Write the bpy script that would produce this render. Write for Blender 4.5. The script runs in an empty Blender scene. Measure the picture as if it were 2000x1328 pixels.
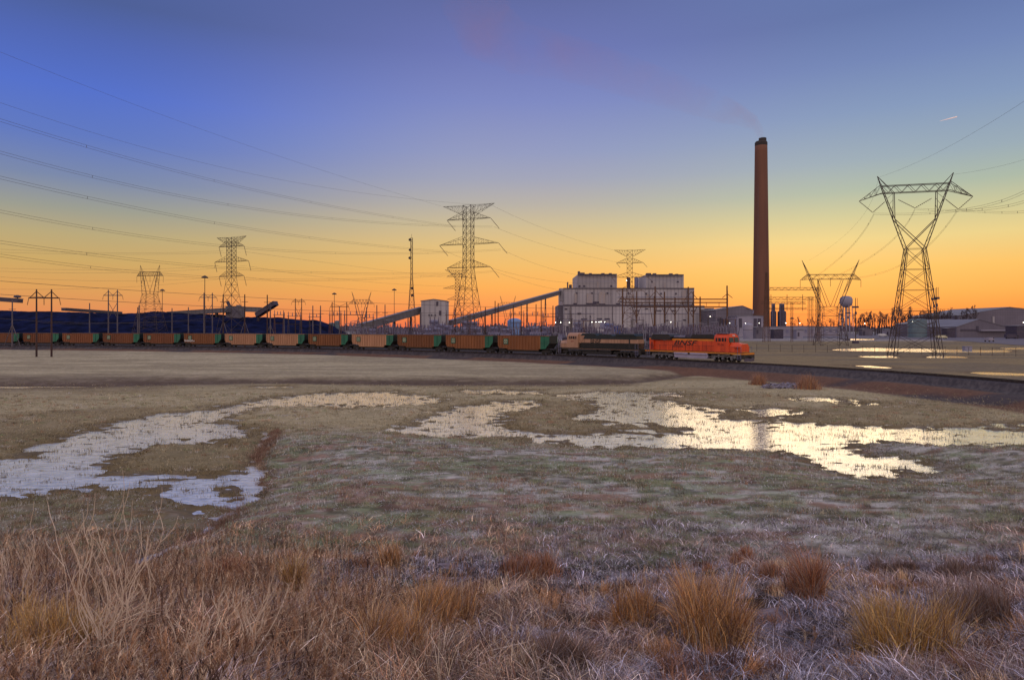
import bpy, math, random
import numpy as np
from mathutils import Vector, Matrix
R = math.radians
sc = bpy.context.scene
C = sc.collection

# ------------------------------------------------------------------ camera
FPX, YH, EYE = 1300.0, 641.0, 5.6
cd = bpy.data.cameras.new('camera'); cam = bpy.data.objects.new('camera', cd); C.objects.link(cam)
cd.sensor_width = 36; cd.lens = FPX / 2000 * 36; cd.shift_y = -23 / 2000
cd.clip_start = 0.1; cd.clip_end = 20000
cam.location = (0, 0, EYE); cam.rotation_euler = (R(90), 0, 0)
sc.camera = cam

# ------------------------------------------------------------------ world
SUN_AZ, SUN_EL = 23.0, 6.0           # azimuth to the right of the view axis
w = bpy.data.worlds.new('World'); sc.world = w; w.use_nodes = True
nt = w.node_tree; N = nt.nodes; L = nt.links; N.clear()
def lin(c):
    return tuple((v / 255 / 12.92) if v / 255 <= .04045 else ((v / 255 + .055) / 1.055) ** 2.4 for v in c)
def mth(op, a, b=None, c=None, clamp=False):
    n = N.new('ShaderNodeMath'); n.operation = op; n.use_clamp = clamp
    for i, v in enumerate((a, b, c)):
        if v is None: continue
        if isinstance(v, (int, float)): n.inputs[i].default_value = v
        else: L.new(v, n.inputs[i])
    return n.outputs[0]
def ramp(fac, keys, scale=1.0):
    n = N.new('ShaderNodeValToRGB'); cr = n.color_ramp; cr.interpolation = 'B_SPLINE' if False else 'LINEAR'
    while len(cr.elements) > 1: cr.elements.remove(cr.elements[-1])
    for i, (p, c) in enumerate(keys):
        e = cr.elements[0] if i == 0 else cr.elements.new(min(1, p))
        e.position = min(1, p); e.color = (*c, 1)
    L.new(fac, n.inputs[0]); return n.outputs[0]
def mixc(f, a, b, mode='MIX'):
    n = N.new('ShaderNodeMix'); n.data_type = 'RGBA'; n.blend_type = mode
    if isinstance(f, (int, float)): n.inputs[0].default_value = f
    else: L.new(f, n.inputs[0])
    for k, v in ((6, a), (7, b)):
        if isinstance(v, tuple): n.inputs[k].default_value = (*v, 1)
        else: L.new(v, n.inputs[k])
    return n.outputs[2]
def sstep(v, a, b):
    n = N.new('ShaderNodeMapRange'); n.interpolation_type = 'SMOOTHSTEP'
    L.new(v, n.inputs[0]); n.inputs[1].default_value = a; n.inputs[2].default_value = b
    return n.outputs[0]
tc = N.new('ShaderNodeTexCoord'); sp = N.new('ShaderNodeSeparateXYZ'); L.new(tc.outputs['Generated'], sp.inputs[0])
X_, Y_, Z_ = sp.outputs
hor = mth('SQRT', mth('ADD', mth('MULTIPLY', X_, X_), mth('MULTIPLY', Y_, Y_)))
horm = mth('MAXIMUM', hor, 0.02)
el = mth('MULTIPLY', mth('DIVIDE', Z_, horm), 1.25)           # tan(elevation) * 1.25 -> ramp 0..1
az = mth('DIVIDE', X_, horm)
ay = mth('DIVIDE', Y_, horm)
def key(y, dx, c, k=1.0): return (max(0, (YH - y) / math.hypot(FPX, dx) * 1.25), tuple(v * k for v in lin(c)))
kc = [key(641, 0, (238, 108, 72)), key(622, 0, (248, 130, 72)), key(595, 0, (250, 154, 82)), key(560, 0, (250, 174, 86)), key(520, 0, (240, 186, 104)),
      key(480, 0, (226, 190, 124)), key(440, 0, (205, 186, 146)), key(400, 0, (182, 175, 165)), key(350, 0, (160, 163, 183)),
      key(300, 0, (145, 154, 192)), key(200, 0, (124, 136, 194)), key(100, 0, (108, 118, 180)), key(0, 0, (96, 106, 162)), (.95, lin((100, 112, 172)))]
kl = [key(641, 800, (236, 130, 88)), key(600, 800, (226, 146, 88)), key(560, 800, (220, 160, 90)), key(510, 800, (204, 168, 102)),
      key(460, 800, (186, 168, 122)), key(410, 800, (155, 156, 144)), key(350, 800, (122, 136, 170)), key(270, 800, (96, 120, 192)),
      key(180, 800, (84, 112, 202)), key(80, 800, (80, 102, 178)), key(0, 800, (76, 94, 150)), (.95, lin((90, 110, 180)))]
kr = [key(641, 800, (250, 116, 56)), key(610, 800, (250, 140, 62)), key(570, 800, (250, 170, 78)), key(520, 800, (246, 190, 98)),
      key(460, 800, (230, 205, 135)), key(410, 800, (200, 196, 150)), key(360, 800, (168, 182, 165)), key(300, 800, (149, 168, 181)),
      key(200, 800, (127, 150, 187)), key(100, 800, (110, 131, 181)), key(0, 800, (96, 116, 168)), (.95, lin((100, 120, 175)))]
front = mixc(sstep(az, -.02, -.56), ramp(el, kc), ramp(el, kl))
front = mixc(sstep(az, .02, .5), front, ramp(el, kr))
# the sky behind the camera and overhead: pinkish anti-twilight glow under pale blue, brightened as unseen fill for train and ground
rear = ramp(el, [(0, (.60, .48, .50)), (.25, (1.20, .88, .74)), (.7, (.88, .78, .80)), (1, (.56, .55, .70))])
over = sstep(Z_, .46, .8)
base = mixc(over, front, (.50, .49, .62))
base = mixc(sstep(ay, .25, -.35), base, rear)
# a faint warm unevenness, as thin high cloud gives
nz = N.new('ShaderNodeTexNoise'); nz.inputs['Scale'].default_value = 2.2; nz.inputs['Detail'].default_value = 3
mp = N.new('ShaderNodeMapping'); mp.inputs['Scale'].default_value = (1, 1, 2.5); L.new(tc.outputs['Generated'], mp.inputs[0]); L.new(mp.outputs[0], nz.inputs[0])
base = mixc(mth('MULTIPLY', sstep(nz.outputs[0], .45, .75), .10), base, mixc(1.0, base, (1.25, .9, .85), 'MULTIPLY'))
below = sstep(Z_, -.003, -.03)
base = mixc(below, base, (.09, .08, .08))
sky = N.new('ShaderNodeTexSky'); sky.sky_type = 'NISHITA'; sky.sun_disc = False
sky.sun_elevation = R(SUN_EL); sky.sun_rotation = R(SUN_AZ)
bg1 = N.new('ShaderNodeBackground'); L.new(base, bg1.inputs[0]); bg1.inputs[1].default_value = 1.0
bg2 = N.new('ShaderNodeBackground'); L.new(sky.outputs[0], bg2.inputs[0]); bg2.inputs[1].default_value = 0.003
ad = N.new('ShaderNodeAddShader'); L.new(bg1.outputs[0], ad.inputs[0]); L.new(bg2.outputs[0], ad.inputs[1])
wo = N.new('ShaderNodeOutputWorld'); L.new(ad.outputs[0], wo.inputs[0])

# ------------------------------------------------------------------ sun
sl = bpy.data.lights.new('sun', 'SUN'); sl.energy = 0.15; sl.angle = R(20); sl.color = (1, .72, .42)
so = bpy.data.objects.new('sun', sl); C.objects.link(so)
d = Vector((math.sin(R(SUN_AZ)) * math.cos(R(SUN_EL)), math.cos(R(SUN_AZ)) * math.cos(R(SUN_EL)), math.sin(R(SUN_EL))))
so.rotation_euler = d.to_track_quat('Z', 'Y').to_euler()
sc.view_settings.view_transform = 'Standard'; sc.view_settings.look = 'None'
sc.view_settings.exposure = 0.0; sc.view_settings.gamma = 1.0
sc.cycles.max_bounces = 6; sc.cycles.transparent_max_bounces = 12; sc.cycles.volume_bounces = 1
sc.cycles.volume_step_rate = 2.0; sc.cycles.volume_max_steps = 128

# ------------------------------------------------------------------ materials
def mat(name, c1, c2=None, scale=1.0, rough=.7, metal=0.0, bump=0.0, stretch=(1, 1, 1), stripes=None, attr=None, detail=4, spec=.5, emit=None, trans=0, coord='Object', vary=0):
    m = bpy.data.materials.new(name); m.use_nodes = True
    t = m.node_tree; n = t.nodes; l = t.links; b = n['Principled BSDF']
    b.inputs['Roughness'].default_value = rough; b.inputs['Metallic'].default_value = metal
    b.inputs['Specular IOR Level'].default_value = spec
    tcn = n.new('ShaderNodeTexCoord'); mpn = n.new('ShaderNodeMapping'); mpn.inputs['Scale'].default_value = stretch
    l.new(tcn.outputs[coord], mpn.inputs[0])
    oi = n.new('ShaderNodeObjectInfo'); om = n.new('ShaderNodeMath'); om.operation = 'MULTIPLY'; om.inputs[1].default_value = 90; l.new(oi.outputs['Random'], om.inputs[0]); cb = n.new('ShaderNodeCombineXYZ'); [l.new(om.outputs[0], cb.inputs[k]) for k in range(3)]; l.new(cb.outputs[0], mpn.inputs['Location'])
    no = n.new('ShaderNodeTexNoise'); no.inputs['Scale'].default_value = scale; no.inputs['Detail'].default_value = detail
    l.new(mpn.outputs[0], no.inputs[0])
    c2 = c2 or tuple(v * .75 for v in c1)
    mr = n.new('ShaderNodeMapRange'); mr.inputs[1].default_value = .3; mr.inputs[2].default_value = .7; l.new(no.outputs[0], mr.inputs[0])
    mx = n.new('ShaderNodeMix'); mx.data_type = 'RGBA'; l.new(mr.outputs[0], mx.inputs[0])
    mx.inputs[6].default_value = (*c1, 1); mx.inputs[7].default_value = (*c2, 1)
    col = mx.outputs[2]
    if attr:
        at = n.new('ShaderNodeAttribute'); at.attribute_name = attr
        mm = n.new('ShaderNodeMix'); mm.data_type = 'RGBA'; mm.blend_type = 'MULTIPLY'; mm.inputs[0].default_value = 1
        l.new(at.outputs['Color'], mm.inputs[6]); l.new(col, mm.inputs[7]); col = mm.outputs[2]
    if vary:
        rv = n.new('ShaderNodeMapRange'); rv.inputs[3].default_value = 1 - vary; rv.inputs[4].default_value = 1 + vary * .6; l.new(oi.outputs['Random'], rv.inputs[0])
        vm = n.new('ShaderNodeVectorMath'); vm.operation = 'SCALE'; l.new(col, vm.inputs[0]); l.new(rv.outputs[0], vm.inputs['Scale']); col = vm.outputs[0]
    if stripes:      # (axis, period metres, colour, strength): seams or ribs of cladding
        ax, per, sc_, st = stripes
        sx = n.new('ShaderNodeSeparateXYZ'); l.new(tcn.outputs['Object'], sx.inputs[0])
        a = n.new('ShaderNodeMath'); a.operation = 'MULTIPLY'; a.inputs[1].default_value = 2 * math.pi / per; l.new(sx.outputs[ax], a.inputs[0])
        s_ = n.new('ShaderNodeMath'); s_.operation = 'SINE'; l.new(a.outputs[0], s_.inputs[0])
        r_ = n.new('ShaderNodeMapRange'); r_.inputs[1].default_value = .2; r_.inputs[2].default_value = .95; r_.inputs[4].default_value = st; l.new(s_.outputs[0], r_.inputs[0])
        m2 = n.new('ShaderNodeMix'); m2.data_type = 'RGBA'; l.new(r_.outputs[0], m2.inputs[0]); l.new(col, m2.inputs[6]); m2.inputs[7].default_value = (*sc_, 1)
        col = m2.outputs[2]
    l.new(col, b.inputs['Base Color'])
    if bump:
        bn = n.new('ShaderNodeBump'); bn.inputs['Strength'].default_value = 1; bn.inputs['Distance'].default_value = bump
        l.new(no.outputs[0], bn.inputs['Height']); l.new(bn.outputs[0], b.inputs['Normal'])
    if emit:
        b.inputs['Emission Color'].default_value = (*emit[:3], 1); b.inputs['Emission Strength'].default_value = emit[3]
    return m

M = {}
M['steel'] = mat('galvanised_steel', (.085, .06, .055), (.05, .035, .035), .4, .6, .3)
M['steel_light'] = mat('pale_steel', (.26, .25, .30), (.16, .16, .2), .6, .6, .2)
M['steel_far'] = mat('distant_steel', (.16, .085, .05), (.10, .06, .05), .3, .7)
M['rust_steel'] = mat('rusty_steel', (.16, .07, .03), (.09, .045, .03), .5, .8)
M['wire'] = mat('wire', (.10, .085, .08), None, 1, .6)
M['insul'] = mat('insulator', (.12, .07, .05), None, 2, .4)
M['wood'] = mat('pole_wood', (.075, .035, .03), (.035, .02, .02), 2, .85, stretch=(1, 1, .2))
M['wood_pale'] = mat('weathered_wood', (.15, .125, .14), (.08, .065, .075), 2, .85, stretch=(1, 1, .2))
M['orange'] = mat('orange_paint', (.86, .095, .016), (.52, .05, .012), .9, .45, bump=.002, stretch=(1, 1, .35), detail=8)
M['yellow'] = mat('yellow_paint', (.85, .28, .015), (.6, .2, .02), 1, .45)
M['black'] = mat('black_paint', (.012, .012, .014), (.025, .022, .02), 1.5, .5)
M['undergear'] = mat('running_gear', (.014, .012, .012), (.032, .028, .026), 2.5, .7)
M['undergear_pale'] = mat('dusty_running_gear', (.24, .23, .24), (.07, .065, .07), 3, .7)
M['tank_grey'] = mat('fuel_tank_paint', (.42, .38, .50), (.3, .27, .36), .7, .5)
M['cream'] = mat('cream_paint', (.48, .27, .165), (.36, .19, .115), .9, .5, stretch=(1, 1, .25))
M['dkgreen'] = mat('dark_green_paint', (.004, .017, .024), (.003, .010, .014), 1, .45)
M['dkgreen2'] = mat('lower_green_paint', (.006, .009, .008), (.014, .010, .007), .7, .6)
M['glass'] = mat('window_glass', (.015, .015, .02), None, 1, .08)
M['white'] = mat('white_paint', (.75, .74, .72), (.6, .58, .55), 1, .5)
M['red'] = mat('red_letter', (.25, .02, .01), None, 1, .5)
M['car_a'] = mat('car_side_brown', (.29, .105, .032), (.18, .062, .02), .5, .55, .1, stretch=(1, 1, .3), detail=9, vary=.28)  # bare aluminium sides; the sunset's orange reflection is put into these side colours
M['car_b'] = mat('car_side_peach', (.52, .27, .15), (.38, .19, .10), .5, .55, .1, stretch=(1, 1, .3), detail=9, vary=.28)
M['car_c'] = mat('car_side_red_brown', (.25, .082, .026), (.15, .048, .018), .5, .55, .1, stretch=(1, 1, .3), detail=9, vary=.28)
M['car_green'] = mat('car_end_green', (.012, .16, .085), (.008, .09, .055), .6, .5)
M['logo_green'] = mat('logo_green', (.02, .11, .07), None, 1, .5)
M['logo_pale'] = mat('logo_cream', (.75, .7, .45), None, 1, .5)
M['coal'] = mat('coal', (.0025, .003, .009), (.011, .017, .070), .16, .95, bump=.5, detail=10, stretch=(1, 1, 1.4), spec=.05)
M['coal_load'] = mat('coal_load', (.012, .012, .02), (.03, .03, .05), 3, .9, bump=.1)
M['rail'] = mat('rail_steel', (.07, .05, .045), (.03, .025, .025), 2, .45, .5)
M['tie'] = mat('sleeper', (.04, .03, .03), (.02, .017, .018), 3, .9)
M['clad'] = mat('grey_cladding', (.50, .465, .47), (.33, .295, .30), .05, .7, stretch=(1, 1, .25), stripes=(0, 3.1, (.22, .20, .23), .5), detail=7)
M['clad_side'] = mat('tan_cladding', (.42, .36, .36), (.33, .28, .30), .05, .7, stripes=(1, 4.0, (.25, .23, .26), .4))
M['clad_dark'] = mat('dark_cladding', (.19, .165, .20), (.13, .115, .145), .08, .75, stripes=(0, 2.6, (.12, .105, .135), .35))
M['trim'] = mat('building_trim', (.12, .10, .12), None, .2, .7)
M['stain'] = mat('rust_stain', (.38, .30, .25), (.34, .31, .33), .25, .8, stretch=(2, 1, .5))
M['roof_grey'] = mat('roof_sheet', (.20, .19, .22), (.15, .14, .17), .1, .6)
M['chimney'] = mat('chimney_concrete', (.23, .098, .056), (.14, .060, .040), .035, .85, stretch=(4, 4, .35), detail=6)
M['soot'] = mat('soot_black', (.025, .02, .022), (.05, .035, .03), .4, .8)
M['conv'] = mat('conveyor_sheet', (.17, .15, .155), (.11, .10, .11), .12, .7, stripes=(0, 3.0, (.08, .075, .08), .35))
M['tank_blue'] = mat('blue_tank', (.16, .27, .50), (.11, .2, .4), .3, .5)
M['tank_teal'] = mat('teal_tank', (.14, .2, .22), (.1, .15, .18), .3, .5)
M['tank_white'] = mat('white_tank', (.33, .30, .36), (.22, .21, .28), .15, .5)
M['equip'] = mat('equipment_grey', (.26, .25, .36), (.15, .14, .22), .8, .6)
M['equip_dark'] = mat('equipment_dark', (.04, .035, .06), (.08, .06, .09), .8, .6)
M['equip_blue'] = mat('equipment_blue', (.06, .12, .42), (.05, .09, .3), .8, .6)
M['porcelain'] = mat('porcelain', (.20, .17, .24), (.10, .08, .12), 2, .35)
M['concrete'] = mat('concrete', (.34, .32, .36), (.26, .24, .28), .6, .8)
M['lamp'] = mat('lit_lamp', (1, .95, .85), None, 1, .5, emit=(1, .93, .75, 10))
M['bark'] = mat('bark', (.035, .026, .03), (.06, .04, .04), .5, .9)
M['twig'] = mat('distant_twigs', (.055, .04, .05), (.09, .06, .06), .5, .9)
M['contrail'] = mat('contrail_white', (.95, .9, .85), None, .01, .9, emit=(1, .55, .4, .45))  # weak emission stands in for sunlight on the contrail

# ------------------------------------------------------------------ helpers
def tag(o, label=None, cat=None, group=None, kind=None):
    if label: o['label'] = label
    if cat: o['category'] = cat
    if group: o['group'] = group
    if kind: o['kind'] = kind
    return o
def thing(name, label, cat, loc=(0, 0, 0), rz=0, group=None):
    o = bpy.data.objects.new(name, None); C.objects.link(o); o.location = loc; o.rotation_euler = (0, 0, rz)
    o.empty_display_size = .5
    return tag(o, label, cat, group)
class MB:
    def __init__(s): s.V = []; s.F = []
    def add(s, V, F):
        b = len(s.V); s.V += [tuple(v) for v in V]; s.F += [tuple(i + b for i in f) for f in F]; return s
    def box(s, x0, x1, y0, y1, z0, z1):
        return s.add([(x0, y0, z0), (x1, y0, z0), (x1, y1, z0), (x0, y1, z0), (x0, y0, z1), (x1, y0, z1), (x1, y1, z1), (x0, y1, z1)],
                     [(0, 3, 2, 1), (4, 5, 6, 7), (0, 1, 5, 4), (1, 2, 6, 5), (2, 3, 7, 6), (3, 0, 4, 7)])
    def prism(s, poly, y0, y1, inset=0):      # poly in x,z; extruded along y
        n = len(poly)
        V = [(x, y0, z) for x, z in poly] + [(x, y1, z) for x, z in poly]
        F = [tuple(range(n)), tuple(range(2 * n - 1, n - 1, -1))] + [(i + n, (i + 1) % n + n, (i + 1) % n, i) for i in range(n)]
        return s.add(V, F)
    def tube(s, p0, p1, r0, r1=None, n=8, caps=True):
        r1 = r0 if r1 is None else r1
        p0 = Vector(p0); p1 = Vector(p1); a = (p1 - p0)
        if a.length < 1e-6: return s
        q = a.to_track_quat('Z', 'Y'); V = []
        for p, r in ((p0, r0), (p1, r1)):
            for i in range(n):
                t = 2 * math.pi * (i + .5) / n
                V.append(p + q @ Vector((math.cos(t) * r, math.sin(t) * r, 0)))
        F = [(i, (i + 1) % n, (i + 1) % n + n, i + n) for i in range(n)]
        if caps: F += [tuple(range(n - 1, -1, -1)), tuple(range(n, 2 * n))]
        return s.add(V, F)
    def bar(s, p0, p1, t): return s.tube(p0, p1, t * .7, None, 4, False)
    def path(s, pts, r0, r1=None, n=4):
        r1 = r0 if r1 is None else r1
        pts = [Vector(p) for p in pts]; m = len(pts); V = []
        for k, p in enumerate(pts):
            a = pts[min(k + 1, m - 1)] - pts[max(k - 1, 0)]
            if a.length < 1e-9: a = Vector((0, 0, 1))
            q = a.to_track_quat('Z', 'Y'); r = r0 + (r1 - r0) * k / max(1, m - 1)
            for i in range(n):
                t = 2 * math.pi * i / n; V.append(p + q @ Vector((math.cos(t) * r, math.sin(t) * r, 0)))
        F = [(k * n + i, k * n + (i + 1) % n, (k + 1) * n + (i + 1) % n, (k + 1) * n + i) for k in range(m - 1) for i in range(n)]
        return s.add(V, F)
    def lathe(s, prof, c=(0, 0, 0), n=24):    # prof: (r,z)
        V = []; m = len(prof)
        for r, z in prof:
            for i in range(n):
                t = 2 * math.pi * i / n; V.append((c[0] + r * math.cos(t), c[1] + r * math.sin(t), c[2] + z))
        F = [(k * n + i, k * n + (i + 1) % n, (k + 1) * n + (i + 1) % n, (k + 1) * n + i) for k in range(m - 1) for i in range(n)]
        F += [tuple(range(n - 1, -1, -1)), tuple((m - 1) * n + i for i in range(n))]
        return s.add(V, F)
    def build(s, name, m, parent=None, smooth=False, label=None):
        me = bpy.data.meshes.new(name); me.from_pydata(s.V, [], s.F); me.update()
        me.materials.append(M[m] if isinstance(m, str) else m)
        if smooth: me.shade_smooth()
        o = bpy.data.objects.new(name, me); C.objects.link(o)
        if parent is not None: o.parent = parent
        if label: o['label'] = label
        return o
def np_mesh(name, V, Q, m, col=None, parent=None, smooth=False):
    me = bpy.data.meshes.new(name)
    V = np.asarray(V, np.float32); Q = np.asarray(Q, np.int32); k = Q.shape[1]
    me.vertices.add(len(V)); me.vertices.foreach_set('co', V.ravel())
    me.loops.add(Q.size); me.loops.foreach_set('vertex_index', Q.ravel())
    me.polygons.add(len(Q)); me.polygons.foreach_set('loop_start', np.arange(0, Q.size, k, dtype=np.int32))
    if smooth: me.polygons.foreach_set('use_smooth', np.ones(len(Q), bool))
    if col is not None:
        a = me.color_attributes.new('tint', 'FLOAT_COLOR', 'POINT')
        c4 = np.ones((len(V), 4), np.float32); c4[:, :3] = col; a.data.foreach_set('color', c4.ravel())
    me.update(calc_edges=True); me.materials.append(M[m] if isinstance(m, str) else m)
    o = bpy.data.objects.new(name, me); C.objects.link(o)
    if parent is not None: o.parent = parent
    return o
def kids(o): return [c for c in bpy.data.objects if c.parent == o]
def copy_tree(o, parent=None, ch=None):
    c = o.copy(); C.objects.link(c)
    if parent is not None: c.parent = parent
    for k in (ch[o.name] if ch else kids(o)): copy_tree(k, c, ch)
    return c
def tree_map():
    ch = {o.name: [] for o in bpy.data.objects}
    for o in bpy.data.objects:
        if o.parent: ch[o.parent.name].append(o)
    return ch
def at(px, py, D): return Vector(((px - 1000) / FPX * D, D, EYE + (YH - py) / FPX * D))
def atx(px, D, z=0.0): return Vector(((px - 1000) / FPX * D, D, z))
def text(s, size, m, parent, name='lettering', shear=0, width=1.0, ext=.006):
    cu = bpy.data.curves.new('text', 'FONT'); cu.body = s; cu.size = size; cu.extrude = ext; cu.shear = shear; cu.offset = .008 * size
    cu.align_x = 'CENTER'; cu.align_y = 'CENTER'
    o = bpy.data.objects.new('text', cu); C.objects.link(o); bpy.context.view_layer.update()
    me = bpy.data.meshes.new_from_object(o.evaluated_get(bpy.context.evaluated_depsgraph_get()))
    bpy.data.objects.remove(o); me.name = name; me.materials.clear(); me.materials.append(M[m])
    for v in me.vertices: v.co.x *= width
    t = bpy.data.objects.new(name, me); C.objects.link(t); t.parent = parent
    return t

# ------------------------------------------------------------------ noise
def vnoise(x, y, seed=0):
    x = np.asarray(x, float); y = np.asarray(y, float)
    xi = np.floor(x).astype(np.int64); yi = np.floor(y).astype(np.int64); fx = x - xi; fy = y - yi
    fx = fx * fx * (3 - 2 * fx); fy = fy * fy * (3 - 2 * fy)
    def h(a, b):
        n = (a * 374761393 + b * 668265263 + seed * 974634777) & 0xffffffff
        n = ((n ^ (n >> 13)) * 1274126177) & 0xffffffff
        return ((n ^ (n >> 16)) & 0xffff) / 65535.0
    return (h(xi, yi) * (1 - fx) + h(xi + 1, yi) * fx) * (1 - fy) + (h(xi, yi + 1) * (1 - fx) + h(xi + 1, yi + 1) * fx) * fy
def fbm(x, y, seed=0, o=4):
    s = 0; a = .5; t = 0
    for k in range(o): s = s + a * vnoise(x * 2 ** k, y * 2 ** k, seed + k); t += a; a *= .5
    return s / t
def ss(x, a, b):
    t = np.clip((x - a) / (b - a), 0, 1); return t * t * (3 - 2 * t)

# ------------------------------------------------------------------ track curve (s = 0 at the head of the train, growing to its rear)
TS = np.arange(-75, 520, .5)
_th = np.polyval([-.0642895784, .319383795, -.578881808, .755281452, .575611450], np.clip(TS, -75, 270) / 100)
_tx = np.cumsum(-np.sin(_th)) * .5; _ty = np.cumsum(np.cos(_th)) * .5
_i0 = int(np.searchsorted(TS, 0)); TX = _tx - _tx[_i0] + 39.2569360; TY = _ty - _ty[_i0] + 107.390036
def track(s): return float(np.interp(s, TS, TX)), float(np.interp(s, TS, TY))
_tt = (TX / TY)[::-1]; _tr = np.hypot(TX, TY)[::-1]
_sa = np.abs((TX / np.hypot(TX, TY)) * np.cos(_th) + (TY / np.hypot(TX, TY)) * np.sin(_th))[::-1]
def tdist(X, Y):
    t = X / np.maximum(Y, 1e-3)
    d = (np.hypot(X, Y) - np.interp(t, _tt, _tr)) * np.interp(t, _tt, _sa)
    return np.where(Y > 1, d, -60.0)

# ------------------------------------------------------------------ terrain
WZ = -1.8
def w2(poly, z=WZ): return [((px - 1000) * (EYE - z) / (py - YH), FPX * (EYE - z) / (py - YH)) for px, py in poly]
PONDS = [w2(p) for p in [
 [(-200, 905), (0, 905), (60, 875), (130, 850), (230, 822), (330, 808), (420, 795), (520, 778), (620, 768), (760, 766), (860, 778), (878, 785), (820, 793), (740, 798), (680, 797), (600, 792), (500, 799), (452, 816), (480, 838), (495, 846), (440, 868), (330, 868), (262, 885), (222, 905), (250, 925), (330, 930), (430, 925), (503, 926), (497, 955), (450, 978), (380, 1002), (340, 985), (250, 962), (130, 962), (60, 977), (0, 982), (-200, 1000)],
 [(745, 838), (800, 832), (850, 805), (890, 795), (960, 784), (1052, 784), (1040, 796), (985, 806), (990, 825), (1010, 838), (1060, 848), (1120, 845), (1200, 842), (1300, 845), (1330, 838), (1270, 831), (1180, 829), (1110, 818), (1162, 800), (1142, 785), (1098, 772), (1180, 764), (1332, 767), (1320, 775), (1268, 779), (1360, 795), (1440, 819), (1600, 828), (1750, 833), (1900, 837), (2200, 848), (2200, 880), (1850, 870), (1750, 867), (1680, 868), (1705, 885), (1800, 903), (1860, 915), (1780, 932), (1700, 934), (1640, 924), (1600, 907), (1520, 891), (1450, 881), (1350, 877), (1200, 877), (1080, 869), (980, 859), (880, 855), (780, 846)],
 [(905, 762), (980, 759), (1052, 763), (1050, 770), (980, 772), (910, 768)],
 [(1450, 802), (1500, 795), (1560, 799), (1575, 812), (1520, 818), (1460, 814)],
 [(1555, 777), (1620, 776), (1700, 785), (1695, 792), (1620, 787), (1560, 782)],
 [(1925, 832), (2050, 826), (2050, 834), (1940, 838)],
 [(500, 756), (560, 754), (560, 757), (505, 758)],
]]
FARP = [w2(p, -1.25) for p in [
 [(1622, 683), (1700, 680), (1800, 681.5), (1900, 684), (1960, 684), (1960, 688), (1850, 688), (1700, 686), (1640, 685)],
 [(1690, 696), (1740, 695.5), (1742, 698), (1695, 698)], [(1820, 696), (1868, 696), (1868, 698.5), (1825, 698.5)],
 [(1640, 713), (1700, 714), (1745, 718), (1735, 720), (1690, 717)], [(1925, 728), (2060, 731), (2060, 736), (1930, 731)],
 [(1960, 679), (2040, 679), (2040, 683), (1965, 682)], [(1655, 662), (1700, 662.5), (1700, 664.2), (1660, 664)]]]
def poly_sd(X, Y, poly):
    d = np.full(X.shape, 1e9); ins = np.zeros(X.shape, bool); n = len(poly)
    for i in range(n):
        x0, y0 = poly[i]; x1, y1 = poly[(i + 1) % n]; ex, ey = x1 - x0, y1 - y0
        t = np.clip(((X - x0) * ex + (Y - y0) * ey) / (ex * ex + ey * ey), 0, 1)
        d = np.minimum(d, np.hypot(X - x0 - t * ex, Y - y0 - t * ey))
        c = (y0 > Y) != (y1 > Y)
        with np.errstate(divide='ignore', invalid='ignore'):
            ins ^= c & (X < ex * (Y - y0) / (ey if ey else 1e-9) + x0)
    return np.where(ins, -d, d)
def pond_sd(X, Y, polys):
    s = np.full(X.shape, 1e9)
    for p in polys: s = np.minimum(s, poly_sd(X, Y, p))
    return s
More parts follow.
